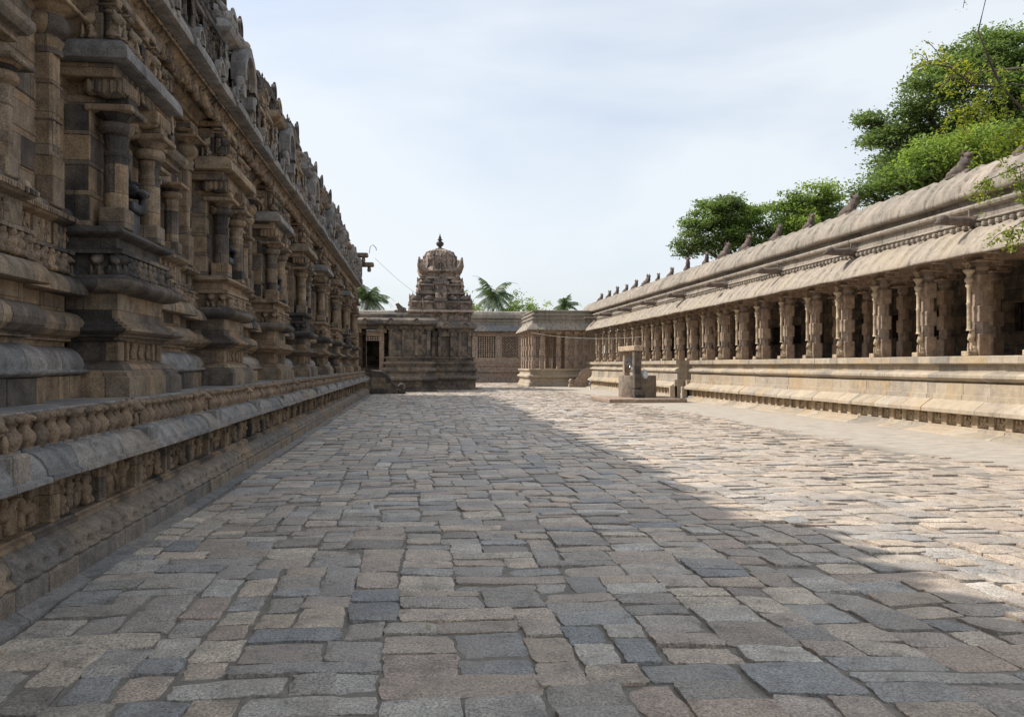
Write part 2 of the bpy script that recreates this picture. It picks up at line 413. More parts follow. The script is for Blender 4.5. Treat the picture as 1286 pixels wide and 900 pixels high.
def kudu(mb, X, y, z, w, h, s=1, d=.16):
    """horseshoe arch: ring around a recessed niche with flame crest, outward sign s along X"""
    n = 20; th = np.linspace(-.35, PI+.35, n)
    def ring(r0, r1, x0, x1):
        o = np.column_stack([np.cos(th)*r1*w/2, .42*h + np.sin(th)*r1*.46*h*1.05]); i = np.column_stack([np.cos(th)*r0*w/2, .42*h + np.sin(th)*r0*.46*h*1.05])
        o[:, 1] += (np.abs(np.cos(th)) < .3)*.06*h*(1-np.abs(np.cos(th))/.3)
        V = []
        for (P, xx) in ((i, x0), (i, x1), (o, x1), (o, x0)):
            V.append(np.column_stack([np.full(n, X+s*xx), y+P[:, 0], z+P[:, 1]]))
        A = np.array(V).transpose(1, 0, 2)
        F = grid_faces(n, 4); mb.add(A.reshape(-1, 3), F)
        k = np.arange(n-1); mb.n -= 0
        b = mb.n-4*n
        mb.loops.append((b+np.stack([k*4+3, (k+1)*4+3, (k+1)*4, k*4], -1)).ravel()); mb.cnt.append(np.full(n-1, 4)); mb.sm.append(np.full(n-1, False))
    ring(.72, 1.0, -.02, d); ring(.55, .74, -.03, d*.6)
    cbox(mb, X+s*.0, X+s*(d*.9), y-w*.52, y-w*.3, z, z+h*.22, .01); cbox(mb, X, X+s*(d*.9), y+w*.3, y+w*.52, z, z+h*.22, .01)
    cbox(mb, X-s*.02, X+s*.012, y-w*.36, y+w*.36, z, z+h*.75, .02)
    ell(mb, (X+s*d*.5, y, z+h*.97), (d*.45, w*.1, h*.1), nu=8, nv=6)
    for q in (-1, 1): ell(mb, (X+s*d*.6, y+q*w*.54, z+h*.2), (d*.4, w*.1, h*.1), nu=8, nv=6)

def colonette(mb, x, y, z0, z1, r, seg=8, plate=True, sqb=True, frac=1.0):
    """engaged temple column: square foot, faceted shaft, vase, cushion, flared plate"""
    H = z1-z0
    if sqb: cbox(mb, x-r*1.12, x+r*1.12, y-r*1.12, y+r*1.12, z0, z0+H*.17, .012)
    zs = z0+(H*.17 if sqb else 0)
    lathe(mb, (x, y, 0), [(r*.95, zs), (r*.95, z0+H*.6), (r*1.02, z0+H*.605), (r*1.02, z0+H*.63), (r*.88, z0+H*.64), (r*.84, z0+H*.66), (r*1.05, z0+H*.76), (r*1.1, z0+H*.77), (r*.8, z0+H*.785)], seg, PI/seg, False)
    lathe(mb, (x, y, 0), [(r*.7, z0+H*.78), (r*1.2, z0+H*.795), (r*1.42, z0+H*.825), (r*1.45, z0+H*.85), (r*1.3, z0+H*.88), (r*.85, z0+H*.89)], 16)
    lathe(mb, (x, y, 0), [(r*.8, z0+H*.885), (r*1.0, z0+H*.9), (r*1.45, z0+H*.935), (r*1.75, z0+H*.95)], 8, PI/8, False)
    if plate: cbox(mb, x-r*1.95, x+r*1.95, y-r*1.95, y+r*1.95, z0+H*.95, z1, .012)

def corbel(mb, x, y, z, w, h, dx):
    """stepped bracket with rolls under a beam"""
    cbox(mb, x-dx, x+dx, y-w*.35, y+w*.35, z, z+h*.45, .01); cbox(mb, x-dx*.95, x+dx*.95, y-w*.65, y+w*.65, z+h*.45, z+h, .012)
    for q in (-1, 1): ell(mb, (x, y+q*w*.5, z+h*.45), (dx*.93, w*.16, h*.22), nu=10, nv=6)

def kapota(zb, zt, out, inn, n=5):
    """curved cornice profile: flat underside, lip, convex back"""
    p = [(inn, zb+.01), (out-.03, zb), (out, zb+.01), (out, zb+(zt-zb)*.25)]
    for k in range(1, n+1):
        t = k/n*PI/2; p.append((inn+(out-inn)*math.cos(t), zb+(zt-zb)*(.25+.75*math.sin(t))))
    return p
def mini_shrine(mb, X, y, z, w, d, h, s=1, kind='kuta', fig=True):
    """miniature shrine: plinth, body with colonettes, cornice, domed or barrel roof, finial"""
    x0, x1 = X-s*d, X
    cx = X-s*d/2
    cbox(mb, x0, X, y-w*.48, y+w*.48, z, z+h*.08, .01)
    cbox(mb, x0, X-s*.06, y-w*.4, y+w*.4, z+h*.08, z+h*.42, .006)
    for q in ([-1, -.35, .35, 1] if w > .7 else [-1, 1]):
        colonette(mb, X-s*.03, y+q*w*.38, z+h*.08, z+h*.42, max(.025, w*.045), 6)
    if fig: put(mb, RND.choice(STAND), (X-s*.03, y, z+h*.08), (.4, h*.32, h*.32), 0 if s > 0 else PI)
    plan = [(x0, y-w*.42), (X-s*.03, y-w*.42), (X-s*.03, y+w*.42), (x0, y+w*.42)]
    sweep(mb, plan, kapota(z+h*.42, z+h*.56, .1, -.04), left=(s < 0), caps=True)
    if kind == 'kuta':
        R = w*.42
        lathe(mb, (cx, y, z), [(R*.62, h*.54), (R*.62, h*.62), (R*.95, h*.64), (R*1.02, h*.68), (R*.95, h*.75), (R*.7, h*.83), (R*.35, h*.88), (R*.12, h*.9), (R*.16, h*.93), (R*.05, h*.95), (0.01, h)], 12, 0, True, .7, True, min(1, d/w*1.1), 1)
        kudu(mb, X-s*d*.28, y, z+h*.58, w*.42, h*.3, s, .07)
    else:
        n = 9; t = np.linspace(0, PI, n)
        prof = [(math.cos(a)*d*.52, h*.6+math.sin(a)*h*.26) for a in t]
        V = []
        for yy in (y-w*.5, y+w*.5):
            V.append([(cx+px, yy, z+pz) for px, pz in prof])
        V = np.array(V); mb.add(V.reshape(-1, 3), grid_faces(2, n), False)
        b = mb.n-2*n
        for st in (0, n): mb.loops.append(b+st+np.arange(n)); mb.cnt.append(np.array([n])); mb.sm.append(np.array([False]))
        cbox(mb, cx-d*.5, cx+d*.5, y-w*.5, y+w*.5, z+h*.54, z+h*.61, .01)
        kudu(mb, X-s*d*.1, y, z+h*.58, w*.34, h*.32, s, .08)
        for q in (-.66, 0, .66): lathe(mb, (cx, y+q*w*.5, z), [(.03, h*.85), (.045, h*.89), (.015, h*.93), (.03, h*.95), (.005, h)], 7)

exec_parts = []

def dupobj(o, loc, parent, name=None):
    c = o.copy(); COL.objects.link(c); c.location = loc
    if parent is not None: attach(c, parent)
    for ch in list(o.children):
        g = ch.copy(); COL.objects.link(g); g.parent = c; g.matrix_parent_inverse = Matrix.Identity(4)
    return c

# ================================================================== MAIN TEMPLE (left), facade faces +X
YA, YB = -3.0, 44.0
temple = thing('main_temple', 'huge carved granite temple in shade on a raised platform along the left side', 'temple', (-6, 20, 0))
BAYS = [-.6 + 4.6*i for i in range(10)]     # start of each projecting bay; last one near 40.8
# --- platform
mb = MB(); course(mb, -2.5, YA, YB, [(0, .02), (0, .165), (-.02, .185), (-.5, .185), (-.5, .02)], lmin=.6, lmax=1.5, jit=.008)
plat = mb.build('platform', M['platform'], temple)
mb = MB(); course(mb, -2.36, YA, YB+.1, [(0, 0), (0, .035), (-.2, .045), (-.2, 0)], lmin=.7, lmax=1.6, jit=.012); mb.build('kerb', M['grey'], plat)
# petal course: real scallops
def petal(y):
    t = (y/.25) % 1.0; a = abs(t-.5)*2        # 0 mid .. 1 edge
    lip = .065*(1-a**3); dip = .055*max(0, 1-((t-.5)/.22)**2)
    st = -.004 if int(y/.25) % 5 else 0
    return [(-2.52-.05, .18), (-2.535+lip*.5, .19), (-2.53+lip*.75+st, .215), (-2.55-dip+st, .235), (-2.56-dip*.6+lip*.3+st, .255), (-2.585+lip*.5+st, .285), (-2.62+lip*.25+st, .32), (-2.66+st, .345), (-2.70, .355), (-2.9, .36)]
mb = MB(); strip(mb, np.arange(YA, YB+.01, .02), petal); mb.build('petal_moulding', M['platform'], plat)
mb = MB(); course(mb, -2.69, YA, YB, [(0, .35), (0, .385), (-.03, .395), (-.04, .41), (-.3, .41), (-.3, .35)], jit=.004); 
course(mb, -2.87, YA, YB, [(.05, .4), (.05, .8), (-.2, .8), (-.2, .4)], lmin=.8, lmax=1.0)
course(mb, -2.71, YA, YB, [(0, .735), (0, .79), (-.3, .79), (-.3, .735)], jit=.004)
ys = np.arange(YA+.25, YB, .92)
for i, y in enumerate(ys):
    w = .075+.02*(i % 3 == 0); cbox(mb, -2.9, -2.73, y-w, y+w, .4, .745, .012)
    cbox(mb, -2.9, -2.715, y-w*.55, y+w*.55, .44, .7, .012)
mb.build('panel_course', M['temple'], plat)
for i, y in enumerate(ys[:-1]):
    mb = MB(); k = RND.randint(0, 3); a, c = y+.1, y+.78; zb = .415
    if k == 0:
        for q in range(2): put(mb, HORSE, (-2.815, a+.17+.34*q, zb), (.6, .32, .3), mirror=RND.random() < .5)
    elif k == 1:
        for q in range(4): put(mb, RND.choice(STAND), (-2.815, a+.08+.165*q, zb), (.6, .36, .31), mirror=RND.random() < .5)
    else:
        put(mb, RND.choice(DWARF), (-2.815, a+.1, zb), (.35, .26, .25)); put(mb, RND.choice(STAND), (-2.815, a+.3, zb), (.65, .42, .31), mirror=True)
        put(mb, RND.choice(STAND), (-2.815, a+.45, zb), (.65, .36, .3)); put(mb, RND.choice(DWARF), (-2.815, a+.6, zb), (.35, .28, .27))
    mb.build('relief_panel', M['carving'], plat)
mb = MB()
kp = [(-.24, .82), (-.06, .8), (-.02, .79), (.01, .795), (.01, .828), (-.03, .836), (-.035, .875), (-.075, .94), (-.13, .985), (-.2, 1.0), (-.2, 1.018), (-.27, 1.02)]
course(mb, -2.5, YA, YB, kp+[(-.6, 1.02), (-.6, .81)], lmin=.5, lmax=1.3, jit=.012, zj=.006)
mb.build('platform_cornice', M['grey'], plat)
heads = np.arange(YA+.7, YB, 2.6)
for i, y in enumerate(heads):
    for q, sc_ in ((0, 1), (1.3, .8)):
        if y+q > YB-.2: continue
        x = -2.575; mb = MB()
        tube(mb, [(x-.03, y+q+.09*sc_*math.cos(t), .9+.1*sc_*math.sin(t)) for t in np.linspace(-PI/2, 1.5*PI, 17)], .018, 6)
        ell(mb, (x-.04, y+q, .9), (.05, .095*sc_, .105*sc_), nu=12, nv=8); put(mb, RND.choice(DWARF), (x-.02, y+q, .83), (.12, .12, .15))
        if not q: cbox(mb, -2.7, -2.53, y-.12, y+.12, .80, 1.02, .02)
        mb.build('medallion', M['grey'], plat)
mb = MB(); course(mb, -2.74, YA, YB, [(0, 1.02), (0, 1.05), (-.08, 1.06), (-.08, 1.2), (0, 1.215), (.0, 1.255), (-.7, 1.262), (-.7, 1.02)], lmin=.8, lmax=1.6, jit=.006)
for i, y in enumerate(heads[:-1]):
    n = 12
    for k in range(n):
        yy = y+.25+k*(2.1/(n-1)); s = RND.uniform(.92, 1.06)
        lathe(mb, (-2.725+RND.uniform(-.01, .01), yy, 1.03), [(.04, -.02), (.06*s, .01), (.078*s, .05), (.072*s, .09), (.042, .125), (.032, .15), (.045*s, .165), (.066*s, .19), (.06*s, .215), (.02, .228)], 10, RND.random())
        ell(mb, (-2.675, yy+RND.uniform(-.01, .01), 1.225), (.03, .035, .022), nu=8, nv=5, jit=.15)
    put(mb, LION, (-2.76, y, 1.0), (.4, .5, .27), RND.uniform(-.15, .15)); cbox(mb, -2.85, -2.7, y-.14, y+.14, 1.03, 1.255, .03, .01)
mb.build('baluster_frieze', M['carving'], plat)
mb = MB(); y = YA
while y < YB-.2:      # deck slabs
    L = min(RND.uniform(.5, 1.2), YB-.05-y); cbox(mb, -4, -2.76, y, y+L-.006, 1.2, 1.268+RND.uniform(-.003, .003), .006); y += L
cbox(mb, -14, -3.9, YA, YB-.05, 1.0, 1.262, .01)
cbox(mb, -14, -2.76, YB-.1, YB-.02, .02, 1.24, .01)
mb.build('deck', M['grey'], plat)

# --- base mouldings of recessed planes
segs = []   # (y0,y1,X,type)
for b in BAYS:
    segs += [(b, b+1.7, -2.97, 'bay'), (b+1.7, b+3.3, -3.2, 'niche'), (b+3.3, b+4.6, -3.4, 'recess')]
segs = [(max(a, YA), min(c, YB-.3), X, t) for a, c, X, t in segs if a < YB-.5]
for (a, c, X, t) in segs:
    if t == 'bay': continue
    base = MB(); lot = MB(); fr = MB()
    a2 = a - (.0 if t == 'niche' else 0)
    course(base, X+.02, a, c, [(0, 1.26), (0, 1.49), (-.6, 1.49), (-.6, 1.26)], lmin=.5, lmax=1.1, jit=.008)
    def lotus(y, X=X):
        tt = (y/.3) % 1.0; aa = abs(tt-.5)*2; lip = .075*(1-aa**2); pl = .02*(1-abs(((y/.62) % 1)-.5)*2)**.5
        return [(X-.05, 1.488), (X+.0, 1.495), (X+.035+lip*.6, 1.52), (X+.03+lip, 1.545), (X+.0+lip*.2, 1.56), (X+.01+pl, 1.6), (X-.01+pl, 1.66), (X-.05+pl, 1.72), (X-.12, 1.77), (X-.2, 1.785), (X-.3, 1.79)]
    strip(lot, np.arange(a-.05, c+.051, .025), lotus)
    course(base, X, a, c, [(-.16, 1.78), (-.16, 1.83), (-.1, 1.84), (-.1, 1.87), (-.04, 1.89), (.02, 1.94), (.035, 2.0), (.02, 2.06), (-.04, 2.11), (-.1, 2.13), (-.15, 2.14), (-.6, 2.14), (-.6, 1.78)], lmin=.7, lmax=1.4, jit=.006)
    course(base, X, a, c, [(-.16, 2.13), (-.16, 2.3), (-.6, 2.3), (-.6, 2.13)], lmin=.3, lmax=.45, jit=.008)
    course(base, X, a, c, [p for p in kapota(2.29, 2.5, .07, -.14, 5)]+[(-.6, 2.5), (-.6, 2.3)], lmin=.5, lmax=1.0, jit=.008)
    course(base, X, a, c, [(-.17, 2.5), (-.17, 2.72), (-.6, 2.72), (-.6, 2.5)], lmin=.5, lmax=1.0)
    y = a+.1
    while y < c-.05:
        put(fr, RND.choice(DWARF), (X-.12+RND.uniform(-.01, .01), y, 2.5), (.33, .26, .235)); y += .145
    for yy in (a+.07, c-.07): put(fr, LION, (X-.14, yy, 2.49), (.3, .3, .24))
    course(base, X, a, c, [(-.06, 2.715), (-.06, 2.75), (-.16, 2.76), (-.16, 3.0), (-.07, 3.02), (-.03, 3.05), (-.03, 3.09), (-.08, 3.12), (-.1, 3.17), (-.6, 3.17), (-.6, 2.715)], lmin=.7, lmax=1.4)
    y = a+.2
    while y < c-.2:
        cbox(base, X-.2, X-.13, y-.04, y+.04, 2.76, 3.0, .008)
        for k in range(3): put(fr, RND.choice(STAND), (X-.165, y+.09+.085*k, 2.765), (.25, .22, .225))
        y += .42
    y = a
    while y < c: cbox(base, X-.05, X-.022, y+.005, y+.03, 3.04, 3.085, .004); y += .045 if y < 20 else 1
    bo = base.build('base_moulding', M['temple'], temple)
    lot.build('lotus_moulding', M['grey'], bo); fr.build('dwarf_frieze', M['carving'], bo)

# --- bay pedestals, one part each
bayP = [(.06, 1.26), (.06, 1.47), (.03, 1.485), (.03, 1.52), (-.01, 1.54), (-.05, 1.6), (-.15, 1.64), (-.15, 1.84), (-.09, 1.85), (-.09, 1.88), (-.02, 1.89), (-.02, 1.915), (.05, 1.925), (.09, 1.95), (.09, 1.975), (.03, 1.985), (.03, 2.01), (-.03, 2.02), (-.03, 2.045), (-.08, 2.055), (-.08, 2.075), (-.12, 2.085), (-.12, 2.34), (-.04, 2.355)]
for bi, b in enumerate(BAYS):
    if b+1.7 > YB+.2: continue
    y0, y1 = b, min(b+1.7, YB-.3); X = -2.97; mb = MB()
    plan = [(-3.6, y0), (X, y0), (X, y1), (-3.6, y1)]
    sweep(mb, plan, bayP)
    yc = (y0+y1)/2
    ped = mb.build('bay_pedestal', M['temple'], temple)
    m2 = MB(); rp = [(-.1, 2.34), (-.02, 2.355), (.04, 2.38), (.07, 2.42), (.07, 2.46), (.04, 2.5), (-.02, 2.525), (-.1, 2.53), (-.12, 2.53)]
    sweep(m2, [(-3.6, y0-.02), (X, y0-.02), (X, y1+.02), (-3.6, y1+.02)], rp, smooth=True)
    m2.build('roll_moulding', M['dark'], ped)
    m3 = MB(); sweep(m3, plan, [(-.12, 2.5), (-.12, 2.74), (-.04, 2.75), (-.04, 2.8), (-.14, 2.82), (-.14, 2.92), (-.04, 2.95), (-.02, 2.97), (-.06, 3.01), (-.1, 3.04), (-.45, 3.045)])
    cbox(m3, -3.6, X-.12, y0+.12, y1-.12, 2.95, 3.04, .01)
    for k in range(8): 
        put(m3, RND.choice(DWARF), (X-.09, y0+.32+k*(1.06/7), 2.52), (.3, .25, .23))
    for yy in (y0+.12, y1-.12): put(m3, LION, (X-.12, yy, 2.5), (.4, .36, .27), RND.uniform(-.2, .2))
    for xx in (-3.1, -3.28): put(m3, LION, (xx, y0+.1, 2.5), (.3, .3, .25), -PI/2)
    m3.build('lion_course', M['dark'] if bi % 3 == 2 else M['carving'], ped)
    m4 = MB()
    for k in range(3): put(m4, RND.choice(DWARF), (X-.15, yc-.25+.25*k, 1.655), (.2, .2, .18))
    for q in (-1, 1): cbox(m4, X-.25, X-.115, yc+q*.42-.03, yc+q*.42+.03, 1.64, 1.845, .008)
    cbox(m4, X-.25, X-.115, y0+.14, y0+.3, 1.64, 1.845, .008); cbox(m4, X-.25, X-.115, y1-.3, y1-.14, 1.64, 1.845, .008)
    m4.build('pedestal_relief', M['carving'], ped)

# --- walls
mb = MB()
blockwall(mb, YA, YB-.3, 3.1, 5.5, -3.62, -.5, h=.36)
cbox(mb, -14, -4.0, YA, YB-.3, 1.2, 7.2, .01)
blockwall(mb, -12, -3.62, 3.1, 5.5, YB-.3, -.4, axis='y', h=.36)
temple_wall = mb.build('wall', M['temple'], temple)
def tallpil(b):
    mb = MB(); X = -3.58
    cbox(mb, X-.1, X+.13, -.125, .125, 3.13, 3.6, .01); cbox(mb, X-.1, X+.1, -.1, .1, 3.6, 4.66, .02)
    for q in (-.05, .05): cbox(mb, X, X+.108, q-.025, q+.025, 3.66, 4.58, .006)
    for z in (3.95, 4.3): cbox(mb, X-.1, X+.115, -.115, .115, z, z+.02, .004)
    lathe(mb, (X+.02, 0, 0), [(.13, 4.6), (.14, 4.64), (.12, 4.67), (.15, 4.74), (.11, 4.78)], 8, PI/8, False)
    lathe(mb, (X+.02, 0, 0), [(.1, 4.77), (.17, 4.8), (.2, 4.86), (.2, 4.92), (.16, 4.98), (.1, 5.0)], 16)
    lathe(mb, (X+.02, 0, 0), [(.1, 4.99), (.15, 5.02), (.24, 5.06)], 8, PI/8, False)
    cbox(mb, X-.1, X+.28, -.26, .26, 5.06, 5.1, .01); corbel(mb, X+.02, 0, 5.1, .32, .22, .16)
    return mb
tp = tallpil(0).build('tall_pilaster', M['temple'], None); first = True
main_col = MB(); colonette(main_col, 0, 0, 3.035, 4.3, .122, 16); 
mcol = main_col.build('engaged_column', M['temple'], None); f2 = True
sc_ = MB(); colonette(sc_, 0, 0, 3.13, 4.1, .1, 8); scol = sc_.build('niche_column', M['temple'], None); f3 = True
def place(o, loc, flag):
    if flag: o.location = loc; attach(o, temple); return o
    return dupobj(o, loc, temple)
for bi, b in enumerate(BAYS):
    if b+1.7 > YB+.2: continue
    for q in (.32, 1.38): place(mcol, (-3.17, b+q, 0), f2); f2 = False
    for q in (1.7,): place(scol, (-3.42, b+q, 0.04), f3); f3 = False
    if b+3.2 < YB-.3:
        for q in (2.05, 2.95): place(scol, (-3.38, b+q, 0), f3)
    for q in (4.22,):
        if b+q < YB-.5: place(tp, (0, b+q, 0), first); first = False
    # aedicule: bay body, niche, brackets, small cornice with lions
    y0, y1 = b, b+1.7; yc = b+.85; mb = MB()
    blockwall(mb, y0+.12, yc-.27, 3.04, 4.3, -3.36, -.3, h=.32); blockwall(mb, yc+.27, y1-.12, 3.04, 4.3, -3.36, -.3, h=.32)
    blockwall(mb, -3.62, -3.36, 3.04, 4.3, y0+.12, .2, axis='y', h=.32)
    cbox(mb, -3.62, -3.33, yc-.27, yc+.27, 4.02, 4.3, .01)
    for q in (-1, 1): cbox(mb, -3.5, -3.3, yc+q*.3-.05, yc+q*.3+.05, 3.04, 4.1, .01)
    cbox(mb, -3.7, -3.22, y0+.2, y1-.2, 4.3, 4.42, .01); cbox(mb, -3.7, -3.08, y0+.02, y1-.02, 4.56, 4.7, .01)
    for q in (.32, 1.38): corbel(mb, -3.17, y0+q, 4.3, .36, .28, .17)
    cbox(mb, -3.7, -3.2, y0+.24, y1-.24, 4.42, 4.57, .01)
    for q in (.3, 1.4):
        cbox(mb, -3.42, -3.0, y0+q-.22, y0+q+.22, 4.4, 4.565, .04)
        for k in range(6): cbox(mb, -3.02, -2.985, y0+q-.18+.066*k, y0+q-.145+.066*k, 4.41, 4.55, .01)
        for k in range(5): cbox(mb, -3.38+.075*k, -3.34+.075*k, y0+q-.235, y0+q-.2, 4.41, 4.55, .01)
    for k in range(7): put(mb, RND.choice(DWARF), (-3.09, y0+.35+.17*k, 4.56), (.12, .16, .14))
    bay = mb.build('bay_wall', M['temple'], temple)
    mb = MB(); sweep(mb, [(-3.7, y0+.02), (-3.05, y0+.02), (-3.05, y1-.02), (-3.7, y1-.02)], kapota(4.7, 4.96, .14, -.1, 5)+[(-.5, 4.97)])
    mb.build('bay_cornice', M['temple'] if bi % 2 else M['grey'], bay)
    mb = MB()
    for q in (.06, .5, 1.2, 1.64): put(mb, LION, (-3.08, y0+q, 4.93), (.3, .34, .3), RND.uniform(-.3, .3))
    for q in (.25, .7, .85, 1.0, 1.4): put(mb, RND.choice(DWARF+STAND), (-3.1, y0+q, 4.93), (.26, .26, .3), RND.uniform(-.4, .4))
    put(mb, LION, (-3.35, y0+.06, 4.93), (.3, .3, .3), -PI/2)
    mb.build('guardian_lions', M['temple'], bay)
    mb = MB(); cbox(mb, -3.75, -3.25, y0+.15, y1-.15, 4.95, 5.42, .01)
    for q in (.22, .6, 1.1, 1.48):
        colonette(mb, -3.2, y0+q, 4.95, 5.36, .05, 8); corbel(mb, -3.2, y0+q, 5.36, .16, .1, .1)
    for q in (.4, 1.3): put(mb, RND.choice(STAND), (-3.22, y0+q, 4.96), (.4, .42, .38))
    put(mb, SEAT, (-3.25, y0+.85, 4.96), (.5, .5, .42))
    cbox(mb, -3.8, -3.1, y0+.08, y1-.08, 5.44, 5.52, .01)
    mb.build('attic_shrine', M['temple'], bay)
    # secondary niche
    if b+3.3 < YB:
        y0, y1 = b+1.8, b+3.2; yc = b+2.5; mb = MB()
        blockwall(mb, y0, yc-.2, 3.17, 4.1, -3.5, -.3, h=.3); blockwall(mb, yc+.2, y1, 3.17, 4.1, -3.5, -.3, h=.3)
        cbox(mb, -3.6, -3.42, y0+.1, y1-.1, 4.1, 4.3, .01)
        sweep(mb, [(-3.7, y0+.05), (-3.3, y0+.05), (-3.3, y1-.05), (-3.7, y1-.05)], [(-.1, 4.28), (-.02, 4.3), (-.02, 4.36), (.04, 4.38), (.08, 4.44), (.08, 4.5), (.0, 4.55), (-.3, 4.57)])
        cbox(mb, -3.7, -3.42, y0+.2, y1-.2, 4.56, 5.1, .01)
        kudu(mb, -3.42, yc, 4.58, .6, .62, 1, .12)
        for q in (-.5, .5): put(mb, RND.choice(STAND), (-3.4, yc+q, 4.56), (.45, .5, .5))
        put(mb, RND.choice(STAND), (-3.5, yc, 3.2), (.6, .75, .78))
        mb.build('niche_wall', M['temple'], temple)
# entablature, cove and main cornice
mb = MB(); course(mb, -3.5, YA, YB-.3, [(0, 5.3), (0, 5.4), (.05, 5.41), (.05, 5.5), (-.4, 5.5), (-.4, 5.3)], lmin=.9, lmax=1.8)
course(mb, -3.5, YA, YB-.2, [(.02, 5.5), (.06, 5.5), (.12, 5.56), (.22, 5.62), (.36, 5.76), (.4, 5.82), (-.4, 5.82), (-.4, 5.5)], lmin=.9, lmax=1.8)
ent = mb.build('entablature', M['temple'], temple)
mb = MB(); y = YA+.1
while y < YB-.3:
    put(mb, RND.choice(DWARF), (-3.24+RND.uniform(-.03, .03), y, 5.47), (.45, .27, .33), RND.uniform(-.3, .3)); tube(mb, [(-3.1, y-.07, 5.79), (-3.08, y-.03, 5.73), (-3.08, y+.03, 5.73), (-3.1, y+.08, 5.79)], .022, 5); y += .16
    if RND.random() < .3: tube(mb, [(-3.34, y-.1, 5.72), (-3.3, y-.04, 5.62), (-3.33, y, 5.56), (-3.28, y+.06, 5.64), (-3.2, y+.1, 5.72)], .03, 6)
mb.build('cove_frieze', M['carving'], ent)
mb = MB(); course(mb, -2.9, YA, YB-.1, [(-.5, 5.8), (-.05, 5.79), (0, 5.8), (0, 5.87), (-.02, 5.93), (-.06, 6.02), (-.13, 6.1), (-.22, 6.16), (-.35, 6.2), (-1.0, 6.22), (-1.0, 5.8)], lmin=.8, lmax=1.9, jit=.02, zj=.01)
cor = mb.build('main_cornice', M['grey'], temple)
y = YA+.4
while y < YB-.4:
    mb = MB(); kudu(mb, -2.94, y, 5.86, .3, .32, 1, .07); y += 1.15; mb.build('cornice_arch', M['grey'], cor)
for bi, b in enumerate(BAYS):
    if b+1.7 > YB+.2: continue
    yc = b+.85; mb = MB(); kudu(mb, -3.02, yc, 6.05, .95, 1.0, 1, .22)
    for q in (-.75, .75): put(mb, RND.choice(STAND), (-3.05, yc+q, 6.14), (.55, .6, .62))
    put(mb, SEAT, (-3.1, yc, 6.2), (.4, .5, .5))
    mb.build('horseshoe_arch', M['grey'], temple)
    # kuta with slab roof
    mb = MB(); x0 = -3.9
    cbox(mb, x0, -3.2, b+.15, b+1.55, 6.15, 6.85, .02)
    for q in (.2, .55, 1.15, 1.5): colonette(mb, -3.16, b+q, 6.2, 6.78, .06, 8)
    sl = [(-.3, 6.8), (.1, 6.83), (.26, 6.9), (.3, 6.96), (.26, 7.05), (.14, 7.15), (-.1, 7.22), (-.5, 7.24)]
    sweep(mb, [(x0, b+.15), (-3.2, b+.15), (-3.2, b+1.55), (x0, b+1.55)], sl, caps=True)
    lathe(mb, (-3.55, yc, 7.2), [(.3, 0), (.3, .12), (.45, .14), (.5, .22), (.42, .36), (.25, .46), (.1, .5), (.12, .54), (.03, .6), (.01, .66)], 12, 0, True, .7)
    kudu(mb, -3.15, yc, 7.2, .5, .45, 1, .08)
    for q in (.2, 1.5): put(mb, LION, (-3.15, b+q, 7.15), (.3, .34, .34), RND.uniform(-.4, .4))
    mb.build('roof_kiosk', M['grey'] if bi % 2 else M['temple'], temple)
    for (yy, w, d, h, kd) in ((b+2.35, .95, .55, 1.35, 'sala'), (b+3.2, .55, .4, 1.1, 'kuta'), (b+3.95, .85, .5, 1.3, 'sala')):
        if yy+w/2 > YB-.2: continue
        mb = MB(); mini_shrine(mb, -3.12, yy, 6.18, w, d, h, 1, kd)
        for q in (-.55, .55): put(mb, RND.choice(STAND), (-3.08, yy+q*w*1.05, 6.2), (.45, .5, .52))
        mb.build('parapet_shrine', M['dark'] if RND.random() < .5 else M['temple'], temple)
# upper tier
mb = MB(); blockwall(mb, YA, YB-.6, 6.15, 7.3, -3.75, -.3, h=.35, jit=.03)
course(mb, -3.7, YA, YB-.6, kapota(7.28, 7.5, .22, -.1, 4)+[(-.4, 7.5), (-.4, 7.3)], lmin=.6, lmax=1.3, jit=.02, zj=.015)
cbox(mb, -14, -3.9, YA, YB-.7, 7.1, 7.46, .01)
cbox(mb, -14, -4.3, YA, YB-1, 7.4, 8.1, .02)
up = mb.build('upper_tier', M['dark'], temple)
y = YA+.5; i = 0
while y < YB-1:
    w = RND.choice((.75, .95, .6)); 
    mb = MB(); mini_shrine(mb, -3.62+RND.uniform(-.06, .06), y+w/2, 7.48, w, .5, 1.2+RND.uniform(-.3, .5), 1, 'kuta' if i % 2 else 'sala', True)
    put(mb, RND.choice(DWARF+[LION]), (-3.6, y+w*.98, 7.48), (.4, .4, RND.uniform(.35, .6)), RND.uniform(-.5, .5))
    put(mb, RND.choice(STAND), (-3.7, y+w*1.02, 7.9), (.5, .5, .6))
    mb.build('upper_kiosk', M['dark'], temple); y += w*1.12; i += 1
mb = MB(); y = YA+.4
while y < YB-1:
    put(mb, RND.choice([LION, SEAT]+STAND+DWARF), (-3.95+RND.uniform(-.1, .1), y, 8.05), (.5, .5, RND.uniform(.5, 1.0)), RND.uniform(-.6, .6)); y += RND.uniform(.3, .6)
y = YA+.6
while y < YB-1:
    put(mb, RND.choice(DWARF+[LION]), (-3.52+RND.uniform(-.03, .03), y, 7.45), (.3, .3, .33), RND.uniform(-.6, .6)); y += RND.uniform(.25, .5)
mb.build('crest_carvings', M['dark'], up)
